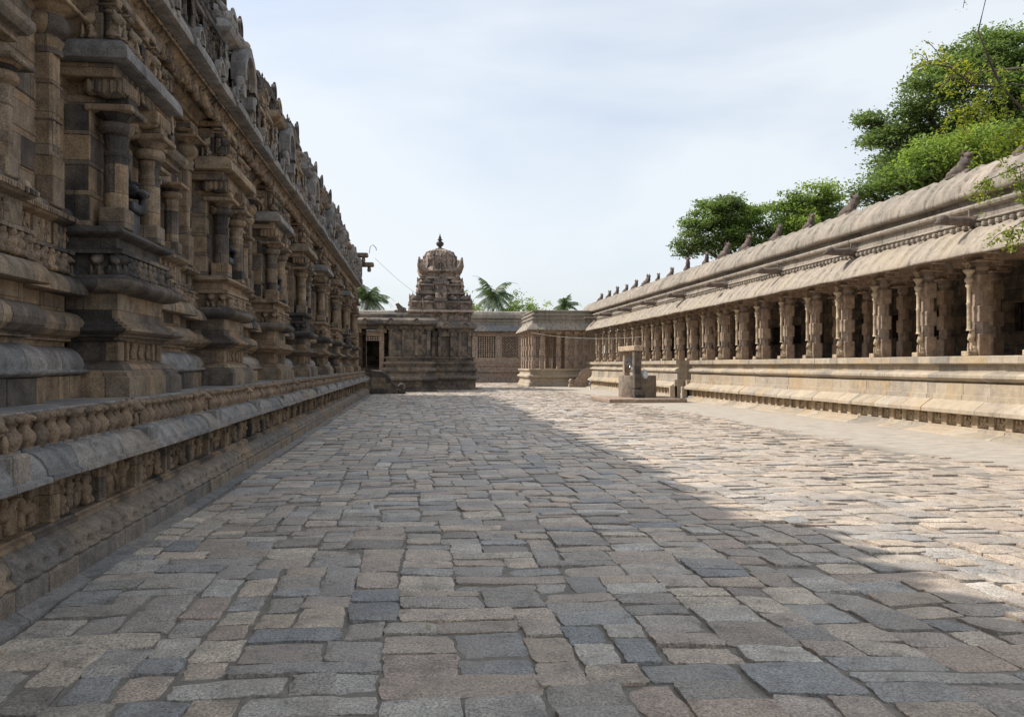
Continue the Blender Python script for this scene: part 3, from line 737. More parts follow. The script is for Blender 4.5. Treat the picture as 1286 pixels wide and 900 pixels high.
# projecting bracket stones near the far end (with a curved iron hook)
mb = MB()
for (z, L) in ((6.9, .5), (7.4, .2)):
    cbox(mb, -3.3, -2.75+L, YB-1.2, YB-.7, z-.08, z+.14, .05)
    lathe(mb, (-3.0+L, YB-.95, z-.35), [(.08, 0), (.11, .1), (.07, .28)], 8)
mb.build('bracket_stones', M['temple'], temple)
mb = MB(); tube(mb, [(-2.5, YB-.9, 7.55), (-2.45, YB-.9, 7.9), (-2.3, YB-.9, 8.0), (-2.15, YB-.9, 7.85), (-2.12, YB-.9, 7.7)], .02, 6); mb.build('iron_hook', M['iron'], temple)

# dark seated deities in the niches of the bays (they rest there: things of their own)
ordn = ['first', 'second', 'third', 'fourth', 'fifth', 'sixth', 'seventh', 'eighth', 'ninth']
for k, b in enumerate([8.6, 13.2, 17.8, 22.4]):
    bb = b
    o = bpy.data.objects.new('deity_statue', None)
    m_ = MB(); put(m_, SEAT, (0, 0, .28), (.85, .85, .72)); cbox(m_, -.13, .16, -.19, .19, 0, .3, .02)
    o = m_.build('deity_statue', M['black'], None); o.location = (-3.32, bb+.85, 3.045)
    tag(o, ['dark seated stone figure in the large niche nearest the camera', 'dark seated stone figure in the second niche along the temple wall', 'dark seated stone figure in the third niche along the temple wall', 'dark seated stone figure in the fourth niche along the temple wall'][k], 'statue', 'seated figures in the wall niches')

# ================================================================== CLOISTER (right), faces -X
CA, CB = 9.0, 57.4
cl = thing('cloister', 'long sunlit sandstone cloister with a row of carved pillars under a wavy stone eave', 'cloister', (14.5, 30, 0))
GAP0, GAP1 = 35.2, 37.1
PX = 12.35
def clplat(y0, y1, nm):
    mb = MB()
    course(mb, PX, y0, y1, [(.38, 0), (.36, .03), (.3, .05), (.1, .1), (.06, .12), (.05, .17), (-.02, .19), (-.5, .19), (-.5, 0)], -1, .7, 1.6, .01)
    course(mb, PX+.12, y0, y1, [(0, .18), (0, .49), (-.4, .49), (-.4, .18)], -1)
    course(mb, PX, y0, y1, [(-.15, .475), (.15, .485), (.2, .5), (.2, .58), (.17, .62), (.05, .7), (-.08, .79), (-.3, .8), (-.3, .475)], -1, .7, 1.9, .012, zj=.005)
    course(mb, PX, y0, y1, [(-.08, .78), (-.08, .9), (-.12, .91), (-.12, 1.17), (-.17, 1.19), (-.6, 1.19), (-.6, .78)], -1, .5, 1.2, .01)
    course(mb, PX, y0, y1, [(-.22, 1.18), (-.14, 1.23), (-.06, 1.26), (-.02, 1.3), (-.02, 1.36), (-.06, 1.4), (-.14, 1.43), (-.22, 1.45), (-.6, 1.45), (-.6, 1.18)], -1, .7, 1.6, .01)
    course(mb, PX, y0, y1, [(-.2, 1.44), (-.2, 1.62), (-.6, 1.62), (-.6, 1.44)], -1, .6, 1.2, .006)
    course(mb, PX, y0, y1, [(-.15, 1.61), (-.08, 1.63), (-.05, 1.64), (-.05, 1.785), (-.07, 1.8), (-1.2, 1.8), (-1.2, 1.61)], -1, .7, 1.7, .01, zj=.004)
    # end faces
    cbox(mb, PX+.3, 17, y0+.02, y1-.02, .02, 1.795, .01)
    o = mb.build('platform', M['cloister'], cl)
    y = y0+.15; i = 0
    while y < y1-.1:
        w = .08 if i % 2 else .1
        mb = MB(); cbox(mb, PX+.02, PX+.2, y-w, y+w, .185, .478, .01); mb.build('panel_post', M['ochre'], o); y += .52; i += 1
    y = y0+.15
    while y+.5 < y1:
        mb = MB()
        for k in range(3): put(mb, RND.choice(DWARF), (PX+.11, y+.15+k*.11, .2), (.25, .2, .26), PI)
        mb.build('relief_panel', M['ochre'], o)
        y += .52
    return o
clplat(CA, GAP0, 'near'); clplat(GAP1, CB, 'far')
mb = MB()
for k in range(7): cbox(mb, 12.5+k*.3, 14.9, GAP0+.02, GAP1-.02, k*.255+.01, (k+1)*.255, .012)
for yy in (GAP0-.02, GAP1-.2):      # stepped cheek stones
    cbox(mb, 12.28, 12.7, yy+.02, yy+.2, .02, .9, .01); cbox(mb, 12.05, 12.4, yy+.02, yy+.2, .02, .6, .01)
mb.build('steps', M['cloister'], cl)
# floor, back wall, roof slab
mb = MB(); cbox(mb, 13.3, 17.6, CA, CB, 1.6, 1.805, .01); cbox(mb, 13.0, 18.2, CA, CB+2, 4.52, 4.8, .01); mb.build('floor_slab', M['cloister'], cl)
mb = MB()
blockwall(mb, CA, CB+14, 1.8, 2.55, 16.75, .6, h=.37); blockwall(mb, CA, CB+14, 3.35, 4.52, 16.75, .6, h=.38)
y = CA
while y < CB:
    blockwall(mb, y, y+.95, 2.55, 3.35, 16.75, .6, h=.4); y += 1.937
cbox(mb, 17.25, 17.35, CA, CB+14, 1.8, 4.5, .01)
cbox(mb, 12.95, 17.3, CA-.3, CA, 0, 6, .01)
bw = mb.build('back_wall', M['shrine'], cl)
y = CA
while y < CB:
    mb = MB(); cbox(mb, 17.0, 17.04, y+.95, y+1.937, 2.55, 3.35, .004)  # black panel paints in the dark behind the bars
    for k in range(7): lathe(mb, (16.86, y+1.06+.13*k, 0), [(.035, 2.55), (.035, 2.7), (.05, 2.76), (.03, 2.95), (.05, 3.12), (.035, 3.2), (.035, 3.35)], 7)
    y += 1.937; mb.build('barred_opening', M['black'], bw)
# pillars
def clpillar():
    mb = MB(); w = .16
    cbox(mb, -w, w, -w, w, 1.8, 2.32, .015); lathe(mb, (0, 0, 0), [(w*1.02, 2.3), (w*1.02, 2.62)], 8, PI/8, False)
    cbox(mb, -w, w, -w, w, 2.6, 2.98, .015); lathe(mb, (0, 0, 0), [(w*1.02, 2.96), (w*1.02, 3.34)], 8, PI/8, False)
    cbox(mb, -w, w, -w, w, 3.32, 3.72, .015)
    for z in (2.45, 3.15): lathe(mb, (0, 0, 0), [(w*.9, z-.04), (w*1.04, z), (w*.9, z+.04)], 8, PI/8, False)
    lathe(mb, (0, 0, 0), [(w*.9, 3.7), (w*1.05, 3.74), (w*.85, 3.78), (w*1.15, 3.83), (w*1.25, 3.88), (w*1.05, 3.93), (w*1.5, 3.99)], 12)
    cbox(mb, -w*1.7, w*1.7, -w*1.7, w*1.7, 3.985, 4.04, .01)
    cbox(mb, -w*.9, w*.9, -.5, .5, 4.15, 4.28, .02); cbox(mb, -w*.9, w*.9, -.34, .34, 4.04, 4.16, .02)
    return mb
p0 = clpillar().build('pillar', M['pillar'], None)
mb = MB(); x = -.28
put(mb, LION, (x+.08, 0, 1.8), (.34, .38, .62), PI); lathe(mb, (x, 0, 0), [(.07, 2.4), (.05, 2.46), (.05, 3.0), (.07, 3.03), (.05, 3.06), (.05, 3.4), (.085, 3.45), (.06, 3.5), (.1, 3.56), (.1, 3.6), (.06, 3.64), (.06, 3.7), (.12, 3.78), (.14, 3.82)], 8)
put(mb, RND.choice(DWARF), (x-.02, 0, 3.78), (.3, .28, .24), PI)
cbox(mb, x-.12, x+.15, -.12, .12, 1.8, 1.92, .015)
cpart = mb.build('colonnette', M['ochre'], None); cpart.parent = p0
PY = [17.24+1.937*k for k in range(-4, 21)]
fst = True
for y in PY:
    if fst: p0.location = (13.12, y, 0); attach(p0, cl); fst = False
    else:
        c_ = dupobj(p0, (13.12+RND.uniform(-.015, .015), y+RND.uniform(-.03, .03), 0), cl); c_.rotation_euler = (0, 0, RND.uniform(-.05, .05)); q_ = RND.uniform(.93, 1.09); c_.scale = (q_, q_*RND.uniform(.95, 1.05), 1)
ip = clpillar().build('inner_pillar', M['pillar'], None); fst = True
for y in PY:
    if fst: ip.location = (15.0, y, 0); attach(ip, cl); fst = False
    else: dupobj(ip, (15.0, y, 0), cl)
mb = MB(); course(mb, 12.95, CA, CB+1, [(0, 4.27), (0, 4.5), (-.4, 4.5), (-.4, 4.27)], -1, 1.9, 2.0); mb.build('beam', M['pillar'], cl); mb = MB(); course(mb, 14.85, CA, CB+1, [(0, 4.27), (0, 4.53), (-.35, 4.53), (-.35, 4.27)], -1, 1.9, 2.0)
mb.build('beam', M['pillar'], cl)
# wavy eave
def wav(y, per, ph=0):
    k = (y+.13*math.sin(y*1.7)+.09*math.sin(y*4.3))/per+ph; t = k % 1.0
    return (1-t)**1.5*.9 if t > .12 else t/.12*.9*.83
def eave(y):
    a = wav(y, .62); u = .085*a; n = .03*mnoise.noise(Vector((y*.8, 3, 1)))
    out = [(13.05, 4.42), (12.4, 4.09+n), (12.28, 4.06+n), (12.27, 4.11+n)]
    for k in range(1, 8):
        t = k/7; x = 12.27+.75*t; z = 4.11+.66*math.sin(t*1.35)/math.sin(1.35)
        out.append((x-u*(1-.3*t), z+n+u*.7))
    out.append((13.3, 4.80)); return out
mb = MB(); strip(mb, np.arange(CA, CB+.01, .045), eave); ev = mb.build('eave', M['eave'], cl)
mb = MB(); course(mb, 12.98, CA, CB, [(0, 4.7), (0, 4.93), (-.3, 4.93), (-.3, 4.7)], -1)
y = CA+.1
while y < CB: cbox(mb, 12.88, 13.0, y, y+.1, 4.79, 4.89, .02, .004); y += .22
course(mb, 12.98, CA, CB, [(.03, 4.92), (.06, 4.95), (.03, 4.99), (0, 5.0), (0, 5.2), (-.3, 5.2), (-.3, 4.92)], -1, .9, 1.8, .006)
course(mb, 12.98, CA, CB, [(0, 5.19), (.06, 5.2), (.12, 5.23), (.14, 5.28), (.12, 5.33), (.05, 5.35), (-.3, 5.35), (-.3, 5.19)], -1, .9, 1.8, .006)
course(mb, 12.98, CA, CB, [(-.02, 5.34), (-.02, 5.52), (-.3, 5.52), (-.3, 5.34)], -1, .5, 1.2, .012)
mb.build('parapet', M['parapet'], cl)
def ridge(y):
    a = wav(y, .7, .3); u = .09*a; n = .04*mnoise.noise(Vector((y*.6, 9, 1)))
    out = [(13.1, 5.5), (12.8, 5.5+n), (12.76, 5.52+n), (12.76, 5.6+n)]
    for k in range(1, 8):
        t = k/7; out.append((12.76+.68*t**1.2-u, 5.6+.72*(.45*math.sin(t*PI/2)+.55*t**.85)+n+u*.5))
    out += [(13.9, 6.3), (14.6, 6.1)]; return out
mb = MB(); strip(mb, np.arange(CA, CB+3.5, .05), ridge); cbox(mb, 13.4, 18.2, CA, CB+14, 5.3, 6.05, .02); cbox(mb, 13.2, 18.2, CA, CB+1, 4.78, 5.3, .02)
mb.build('roof_ridge', M['parapet'], cl)
# spouts
mb = MB(); tube(mb, [(.3, 0, .05), (0, 0, .05), (-.3, 0, .04), (-.5, 0, .06)], [.13, .12, .1, .12], 8); ell(mb, (-.55, 0, .06), (.16, .13, .12), nu=10, nv=7); cbox(mb, -.75, -.1, -.06, .06, -.04, .02, .02)
lathe(mb, (.1, 0, .05), [(.05, 0), (.06, .06), (.03, .1), (.02, .3)], 6); sp = mb.build('water_spout', M['bull'], None)
fst = True
for y in (12.3, 17.2, 22.3, 27.1, 32.1, 37.3, 42.1, 47.1, 52.0, 56.5):
    L = (12.72, y, 4.9)
    if fst: sp.location = L; attach(sp, cl); fst = False
    else: dupobj(sp, L, cl)
# bulls on the ridge
ordw = ['first', 'second', 'third', 'fourth', 'fifth', 'sixth', 'seventh', 'eighth', 'ninth', 'tenth', 'eleventh', 'twelfth', 'thirteenth', 'fourteenth', 'fifteenth', 'sixteenth', 'seventeenth', 'eighteenth']
mb = MB(); put(mb, BULL, (0, 0, 0), (.5, .62, .5)); b0 = mb.build('bull_statue', M['bull'], None)
by = [16.3, 18.4, 23.5, 26.1, 28.6, 31.4, 33.7, 36.0, 38.6, 41.2, 43.5, 45.7, 48.2, 50.4, 52.8, 55.0, 57.5]
for k, y in enumerate(by):
    o = b0 if k == 0 else dupobj(b0, (0, 0, 0), None)
    o.location = (13.5, y, 6.3+.015*RND.uniform(-1, 1)); o.rotation_euler = (0, 0, RND.uniform(-.25, .25)); s = RND.uniform(.95, 1.25); o.scale = (s, s, s*RND.uniform(.9, 1.12))
    tag(o, ('small seated stone bull on the sunlit cloister ridge, %s from the right' % ordw[k]), 'bull statue', 'stone bulls along the cloister ridge')

# ================================================================== PILLARED PORCH at the far end of the cloister
po = thing('pillared_porch', 'open pillared stone porch on a high plinth where the cloister meets the rear gallery', 'porch', (10.5, 60, 0))
X0, X1, Y0, Y1 = 8.1, 12.6, 57.4, 63.8
def rplan(x0, x1, y0, y1): return [(x1, y0), (x0, y0), (x0, y1), (x1, y1)]   # left-hand normals point outwards? handled with left=False below
pp = [(0, 0), (0, .12), (-.06, .16), (-.06, .3), (-.14, .34), (-.16, .62), (-.04, .66), (.02, .7), (.02, .8), (-.1, .88), (-.16, .92), (-.16, 1.12), (-.08, 1.15), (-.04, 1.2), (-.04, 1.29), (-.1, 1.31), (-1.5, 1.31)]
mb = MB(); sweep(mb, rplan(X0, X1+.5, Y0, Y1), pp, left=True); cbox(mb, X0+.5, X1+2, Y0+.5, Y1-.3, 1.0, 1.305, .01)
mb.build('plinth', M['cloister'], po)
pc = MB(); w = .15
cbox(pc, -w, w, -w, w, 1.3, 1.9, .012); lathe(pc, (0, 0, 0), [(w, 1.88), (w, 2.3)], 8, PI/8, False); cbox(pc, -w, w, -w, w, 2.28, 2.7, .012); lathe(pc, (0, 0, 0), [(w, 2.68), (w, 3.15)], 8, PI/8, False); cbox(pc, -w, w, -w, w, 3.1, 3.6, .012)
lathe(pc, (0, 0, 0), [(w, 3.6), (w*1.3, 3.72), (w*.9, 3.78), (w*1.6, 3.9)], 8, PI/8, False); cbox(pc, -w*1.2, w*1.2, -w*2.2, w*2.2, 3.9, 4.1, .02)
pcol = pc.build('pillar', M['pillar'], None); fst = True
xs = [8.5, 9.15, 10.4, 11.0, 11.7, 12.35]; ys = [57.85, 59.2, 60.8, 62.2, 63.3]
for i, x in enumerate(xs):
    for j, y in enumerate(ys):
        if 0 < i < 5 and 0 < j < 4: continue
        if i == 5 and j: continue
        if fst: pcol.location = (x, y, 0); attach(pcol, po); fst = False
        else: dupobj(pcol, (x, y, 0), po)
mb = MB(); cbox(mb, X0+.2, X1+1, Y0+.25, Y1-.1, 4.1, 4.4, .01); mb.build('ceiling_slab', M['pillar'], po)
mb = MB(); pl = rplan(X0+.35, X1+.3, Y0+.35, Y1-.2)
sweep(mb, pl, [(-.2, 4.35), (.42, 4.12), (.46, 4.12), (.47, 4.17), (.4, 4.26), (.2, 4.5), (0, 4.72), (-.3, 4.76)], left=True)
for k in range(14):
    x = X0+k*.36; tube(mb, [(x-.12, Y0-.12, 4.18), (x-.12+.02, Y0+.1, 4.42), (x-.1, Y0+.33, 4.72)], .02, 5)
mb.build('eave', M['parapet'], po)
mb = MB(); sweep(mb, pl, [(0, 4.7), (0, 4.92), (.08, 4.95), (.08, 5.0), (-.04, 5.03), (-.04, 5.2), (.05, 5.24), (.05, 5.32), (-.08, 5.36), (-.08, 5.5), (.0, 5.53), (0, 5.6), (-.1, 5.62), (-4, 5.63)], left=True)
mb.build('parapet', M['parapet'], po)
# scrolled stair rail
def scroll_rail(name, x0, x1, y, z0, s, mat):
    """elephant-trunk rail from (x0,z0) high end down to x1"""
    L = x1-x0; mb = MB(); n = 14
    t = np.linspace(0, 1, n); X = x0+L*t
    Z = z0-(z0-.32)*(1/(1+np.exp(-(t-.62)*11)))
    poly = [(x, z) for x, z in zip(X, Z)]+[(x1, .02), (x0, .02)]
    V = [(x, y-.14, z) for x, z in poly]+[(x, y+.14, z) for x, z in poly]; m = len(poly); k = np.arange(m)
    mb.add(V, np.stack([k, (k+1) % m, (k+1) % m+m, k+m], -1)); b = mb.n-2*m
    for st in (0, m): mb.loops.append(b+st+np.arange(m)); mb.cnt.append(np.array([m])); mb.sm.append(np.array([False]))
    o = mb.build('side_slab', mat, None)
    m2 = MB(); tube(m2, [(x, y, z+.03) for x, z in zip(X, Z)], np.linspace(.13, .09, n), 10)
    cx = x1+math.copysign(.05, L)
    ell(m2, (cx, y, .42), (.2, .19, .2), nu=14, nv=10)
    th = np.linspace(-PI/2, PI, 12); tube(m2, [(cx+.13*math.cos(a), y-.17, .42+.13*math.sin(a)) for a in th], .03, 6)
    cbox(m2, cx-.2, cx+.22, y-.2, y+.2, .02, .24, .02)
    return o, m2
o, m2 = scroll_rail('r', -2.45, -.85, 43.7, 1.18, 1, M['dark'])
rl = thing('stair_balustrade', 'dark stone stair rail with scrolled trunk at the far end of the temple platform', 'balustrade', (-1.6, 43.7, 0), 'scrolled stair rails')
attach(o, rl); m2.build('scroll', M['dark'], rl)
mb = MB()
for k in range(5): cbox(mb, -2.5, -2.2+.3*(4-k)+.2, 43.9, 45.4, k*.24+.01, (k+1)*.24, .01)
mb.build('steps', M['dark'], rl)
o, m2 = scroll_rail('r', 12.5, 11.1, 56.3, 1.25, -1, M['pillar'])
rl = thing('stair_balustrade', 'worn brown stair rail with a scrolled trunk beside the pillared porch', 'balustrade', (11.8, 56.3, 0), 'scrolled stair rails')
attach(o, rl); m2.build('scroll', M['pillar'], rl)
mb = MB()
for k in range(5): cbox(mb, 11.3+.25*k, 12.6, 56.5, 57.3, k*.25+.01, (k+1)*.25, .01)
mb.build('steps', M['pillar'], rl)

# ================================================================== REAR GALLERY
rg = thing('rear_gallery', 'low stone gallery with pierced lattice windows closing the far end of the courtyard', 'gallery', (2, 74, 0))
RY = 72.0
mb = MB()
for (z0, z1, o_) in ((0, .5, .45), (.5, .95, .3), (.95, 1.1, .42), (1.1, 1.5, .2), (1.5, 1.66, .3)):
    course(mb, RY, -16, 17, [(o_, z0+.003), (o_, z1), (-.6, z1), (-.6, z0+.003)], -1, .7, 1.6, .01, axis='x')
wins = [(-9.6, 1.7, 0), (-7.0, 1.7, 1), (-4.4, 1.7, 0), (5.5, 1.65, 0), (7.7, 1.55, 1), (9.85, 1.6, 0), (12, 1.6, 1)]
edges = []
x = -16
for (a, w_, k) in wins:
    blockwall(mb, x, a, 1.66, 4.6, RY, .35, axis='y', h=.42); x = a+w_
    blockwall(mb, a, a+w_, 1.66, 2.25, RY, .35, axis='y', h=.3); blockwall(mb, a, a+w_, 4.2, 4.6, RY, .35, axis='y', h=.4)
blockwall(mb, x, 17, 1.66, 4.6, RY, .35, axis='y', h=.42)
for x in (-10, -7.3, -4.7, -2.1, .5, 3, 5.1, 7.42, 9.55, 11.7): cbox(mb, x-.16, x+.16, RY-.06, RY+.1, 1.66, 4.5, .015)
mb.build('wall', M['pillar'], rg)
for (a, w_, k) in wins:
    mb = MB(); zc0, zc1 = 2.25, 4.2; y0, y1 = RY+.08, RY+.2
    if k == 0:
        n = 8; m_ = 10
        for i in range(n+1): x = a+w_*i/n; cbox(mb, x-.036, x+.036, y0, y1, zc0, zc1, .006)
        for j in range(m_+1): z = zc0+(zc1-zc0)*j/m_; cbox(mb, a, a+w_, y0+.003, y1-.003, z-.033, z+.033, .006)
    else:
        st = .26; h = zc1-zc0
        def seg(p, q):
            d = Vector((q[0]-p[0], 0, q[1]-p[1])); nn = Vector((-d.z, 0, d.x)).normalized()*.036
            V = [(p[0]+nn.x*s_, yy, p[1]+nn.z*s_) for s_ in (-1, 1) for yy in (y0, y1)]+[(q[0]+nn.x*s_, yy, q[1]+nn.z*s_) for s_ in (-1, 1) for yy in (y0, y1)]
            mb.add(V, np.array([[0, 1, 5, 4], [2, 3, 7, 6], [0, 2, 6, 4], [1, 3, 7, 5]]))
        c = -h
        while c < w_:
            # line x = a + c + t, z = zc0 + t
            t0 = max(0, -c); t1 = min(h, w_-c)
            if t1 > t0+.02: seg((a+c+t0, zc0+t0), (a+c+t1, zc0+t1)); seg((a+w_-c-t0, zc0+t0), (a+w_-c-t1, zc0+t1))
            c += st
        for x in (a, a+w_): cbox(mb, x-.05, x+.05, y0-.01, y1+.01, zc0, zc1, .006)
    mb.build('lattice_window', M['pillar'], rg)
mb = MB(); cbox(mb, -16, 17, RY+3.8, RY+4, 0, 6.0, .01); cbox(mb, -16, 17, RY+.3, RY+4, 1.3, 1.6, .01); cbox(mb, -16, 17, RY+.1, RY+4, 4.6, 4.9, .01); mb.build('gallery_interior', M['black'], rg)  # indoor shade painted as black surfaces, keeps the lattice holes dark
mb = MB()
sweep(mb, [(17, RY), (-16, RY)], [(-.2, 4.75), (.55, 4.6), (.6, 4.6), (.6, 4.66), (.45, 4.9), (.2, 5.15), (0, 5.3), (-.2, 5.3)], left=True)
x = -16
while x < 16: tube(mb, [(x, RY-.56, 4.7), (x, RY-.4, 4.95), (x, RY-.1, 5.25)], .03, 5); x += .42
mb.build('eave', M['grey'], rg)
mb = MB()
sweep(mb, [(17, RY), (-16, RY)], [(0, 5.3), (0, 5.5), (.1, 5.53), (.1, 5.62), (-.02, 5.66), (-.02, 5.78), (.15, 5.8), (.18, 5.9), (.14, 6.15), (0, 6.38), (-.2, 6.47), (-.6, 6.5), (-4, 6.45)], left=True)
mb.build('roof_parapet', M['parapet'], rg)
b1 = dupobj(b0, (-1.4, RY+.1, 6.4), None); b1.rotation_euler = (0, 0, -PI/2); b1.scale = (1.3, 1.5, 1.5)
tag(b1, 'dark stone bull sitting alone on the rear gallery roof left of the tower', 'bull statue'); 
if 'group' in b1: del b1['group']

# ================================================================== SIDE HALL + SHRINE in the middle distance
sh = thing('side_hall', 'dark low stone hall with pilastered wall and open porch beside the domed shrine', 'hall', (-3, 50, 0))
hb = [(.12, 0), (.12, .12), (0, .16), (0, .62), (.04, .66), (.22, .7), (.24, .8), (.1, .9), (0, 1.0), (-.02, 1.12), (.05, 1.16), (.1, 1.24), (.1, 1.34), (.02, 1.42), (-.06, 1.46), (-.06, 1.62), (.06, 1.66), (.06, 1.76), (-.08, 1.8), (-.12, 1.82), (-.12, 1.98), (-.02, 2.0), (-.02, 2.08), (-.2, 2.1)]
mb = MB(); sweep(mb, [(1.05, 54), (1.05, 47.6), (-1.9, 47.6), (-1.9, 54)], hb, left=True)
mb.build('base', M['shrine'], sh)
mb = MB(); sweep(mb, [(-1.9, 50.2), (-12, 50.2)], [(0, 0), (0, 1.2), (.05, 1.25), (.05, 1.4), (-3, 1.42)], left=True); mb.build('porch_plinth', M['shrine'], sh)
mb = MB(); blockwall(mb, -1.65, .85, 2.08, 3.95, 47.82, .4, axis='y', h=.38); blockwall(mb, 48.2, 53, 2.08, 3.95, .85, -.4, h=.38); blockwall(mb, 48.2, 53, 2.08, 3.95, -1.65, .4, h=.38)
mb.build('wall', M['shrine'], sh)
pb = MB(); cbox(pb, -.1, .1, -.08, .1, 2.08, 3.35, .01); lathe(pb, (0, 0, 0), [(.09, 3.33), (.13, 3.38), (.08, 3.42), (.14, 3.5), (.14, 3.55), (.08, 3.6), (.16, 3.68)], 10); cbox(pb, -.2, .2, -.12, .1, 3.68, 3.74, .01); cbox(pb, -.3, .3, -.1, .1, 3.74, 3.93, .02)
wp = pb.build('wall_pilaster', M['shrine'], None); fst = True
for (x, y) in ((-1.5, 47.76), (-.75, 47.76), (0, 47.76), (.7, 47.76)):
    if fst: wp.location = (x, y, 0); attach(wp, sh); fst = False
    else: dupobj(wp, (x, y, 0), sh)
mb = MB(); sweep(mb, [(.9, 54), (.9, 47.75), (-12, 47.75)], [(-.3, 3.93), (.28, 3.98), (.34, 4.0), (.36, 4.08), (.3, 4.25), (.15, 4.36), (-.05, 4.4), (-.06, 4.42), (-.06, 4.6), (-.3, 4.62), (-6, 4.63)], left=True)
for x in (-10.5, -9, -7.5, -6, -4.5, -3, -1.5, 0): kudu_m = MB(); kudu(kudu_m, 0, 0, 0, .35, .36, 1, .06); put(mb, kudu_m.raw(), (x, 47.45, 4.02), (1, 1, 1), -PI/2)
mb.build('cornice', M['shrine'], sh)
mb = MB(); blockwall(mb, -12, -3.3, .7, 3.95, 53.2, .3, axis='y', h=.4); blockwall(mb, -2.3, -1.7, .7, 3.95, 53.2, .3, axis='y', h=.4); blockwall(mb, -3.3, -2.3, .7, 3.2, 53.6, .2, axis='y', h=.4); mb.build('porch_back_wall', M['dark'], sh)  # wall added in darker stone so the porch opening looks dark
mb = MB(); cbox(mb, -12, .8, 48, 54, 3.93, 4.5, .01); cbox(mb, -12, -1.9, 47.9, 48.2, 3.75, 3.95, .01)
mb.build('roof_slab', M['shrine'], sh)
for (x, y) in ((-11, 48.05), (-8.5, 48.05), (-6, 48.05), (-3.55, 48.05), (-2.05, 48.05), (-3.55, 51.6), (-2.1, 53.6), (-6, 53.6)):
    mb = MB(); cbox(mb, x-.14, x+.14, y-.14, y+.14, .02, 3.5, .02); cbox(mb, x-.3, x+.3, y-.16, y+.16, 3.5, 3.76, .03); mb.build('porch_pillar', M['pillar'], sh)
mb = MB(); course(mb, 47.9, -12, -1.9, [(0, .02), (0, .5), (.05, .55), (.05, .75), (-.3, .75), (-.3, .02)], -1, axis='x'); cbox(mb, -12, -1.9, 48.1, 50.3, .5, .74, .01); mb.build('porch_step', M['shrine'], sh)

vm = thing('domed_shrine', 'stepped stone shrine tower with a bulbous dome and pointed finial in the centre distance', 'shrine', (1.5, 52.6, 0))
SX, SY = 2.0, 52.9
SXb = 1.95
mb = MB(); sweep(mb, [(4.0-.25, 56), (4.0-.25, 50.7), (.2, 50.7), (.2, 56)], hb, left=True); mb.build('base', M['shrine'], vm)
mb = MB(); blockwall(mb, .3, 1.55, 2.08, 3.9, 50.95, .4, axis='y', h=.36); blockwall(mb, 2.15, 3.45, 2.08, 3.9, 50.95, .4, axis='y', h=.36); blockwall(mb, 1.55, 2.15, 3.4, 3.9, 50.95, .4, axis='y', h=.36); cbox(mb, 1.5, 2.2, 51.15, 51.3, 2.1, 3.4, .01)
blockwall(mb, 51.35, 55.8, 2.08, 3.9, 3.45, -.4, h=.36)
mb.build('wall', M['shrine'], vm)
for x in (1.05, 1.45, 2.25, 2.75, 3.35): 
    dupobj(wp, (x, 50.88, 0), vm)
for y in (51.4, 52.8, 54.2, 55.4):
    c = dupobj(wp, (3.5, y, 0), vm); c.rotation_euler = (0, 0, PI/2)
mb = MB(); sweep(mb, [(3.5, 56), (3.5, 50.9), (-.4, 50.9), (-.4, 56)], [(-.3, 3.88), (.25, 3.9), (.33, 3.93), (.35, 4.0), (.28, 4.18), (.12, 4.3), (-.05, 4.33), (-.08, 4.36), (-.08, 4.45), (-5, 4.46)], left=True)
for x in (.6, 1.9, 3.1): km = MB(); kudu(km, 0, 0, 0, .4, .4, 1, .06); put(mb, km.raw(), (x, 50.62, 3.95), (1, 1, 1), -PI/2)
mb.build('cornice', M['shrine'], vm)
TX, TY = 1.55, 52.95
def tier(z0, z1, hw, row_h, n, nm):
    mb = MB(); cbox(mb, TX-hw, TX+hw, TY-hw, TY+hw, z0, z1, .02)
    for side in range(4):
        sm_ = MB()
        for k in range(5):
            colonette(sm_, hw+.02, -hw+.1+k*(2*hw-.2)/4, z0, z1-.12, .05, 6)
        for k in range(4): put(sm_, RND.choice(STAND+[SEAT]), (hw+.03, -hw+.1+(k+.5)*(2*hw-.2)/4, z0), (.4, .45, (z1-z0)*.8))
        put(mb, sm_.raw(), (TX, TY, 0), (1, 1, 1), side*PI/2)
    sweep(mb, [(TX-hw, TY-hw), (TX-hw, TY+hw), (TX+hw, TY+hw), (TX+hw, TY-hw)], kapota(z1-.05, z1+.14, .2, -.1, 4), closed=True, left=True, caps=True)
    o = mb.build('tower_tier', M['tower'], vm)
    m2 = MB()
    for side in range(4):
        s2 = MB()
        for k in range(n):
            yy = -hw+(k+.5)*2*hw/n; big = (k == n//2)
            mini_shrine(s2, hw+(.1 if big else .0), yy, z1+.1, 2*hw/n*.92, .42, row_h*(1.12 if big else .92), 1, 'sala' if big else 'kuta')
        for k in range(n+1): put(s2, RND.choice(STAND+[LION]), (hw+.08, -hw+k*2*hw/n, z1+.1), (.4, .4, row_h*.62))
        put(m2, s2.raw(), (TX, TY, 0), (1, 1, 1), side*PI/2)
    m2.build('miniature_shrines', M['tower'], o)
tier(4.45, 5.0, 1.9, 1.15, 5, 1); tier(5.3, 6.2, 1.38, 1.05, 3, 2); tier(6.4, 7.3, 1.15, .1, 3, 3) if False else None
mb = MB(); hw = 1.12; cbox(mb, TX-hw, TX+hw, TY-hw, TY+hw, 6.3, 7.1, .02)
for side in range(4):
    sm_ = MB()
    for k in range(4): colonette(sm_, hw+.02, -hw+.12+k*(2*hw-.24)/3, 6.6, 7.2, .055, 6)
    for k in range(3): put(sm_, RND.choice(STAND+[SEAT]), (hw+.04, -hw+.12+(k+.5)*(2*hw-.24)/3, 6.6), (.5, .5, .55))
    put(mb, sm_.raw(), (TX, TY, 0), (1, 1, 1), side*PI/2)
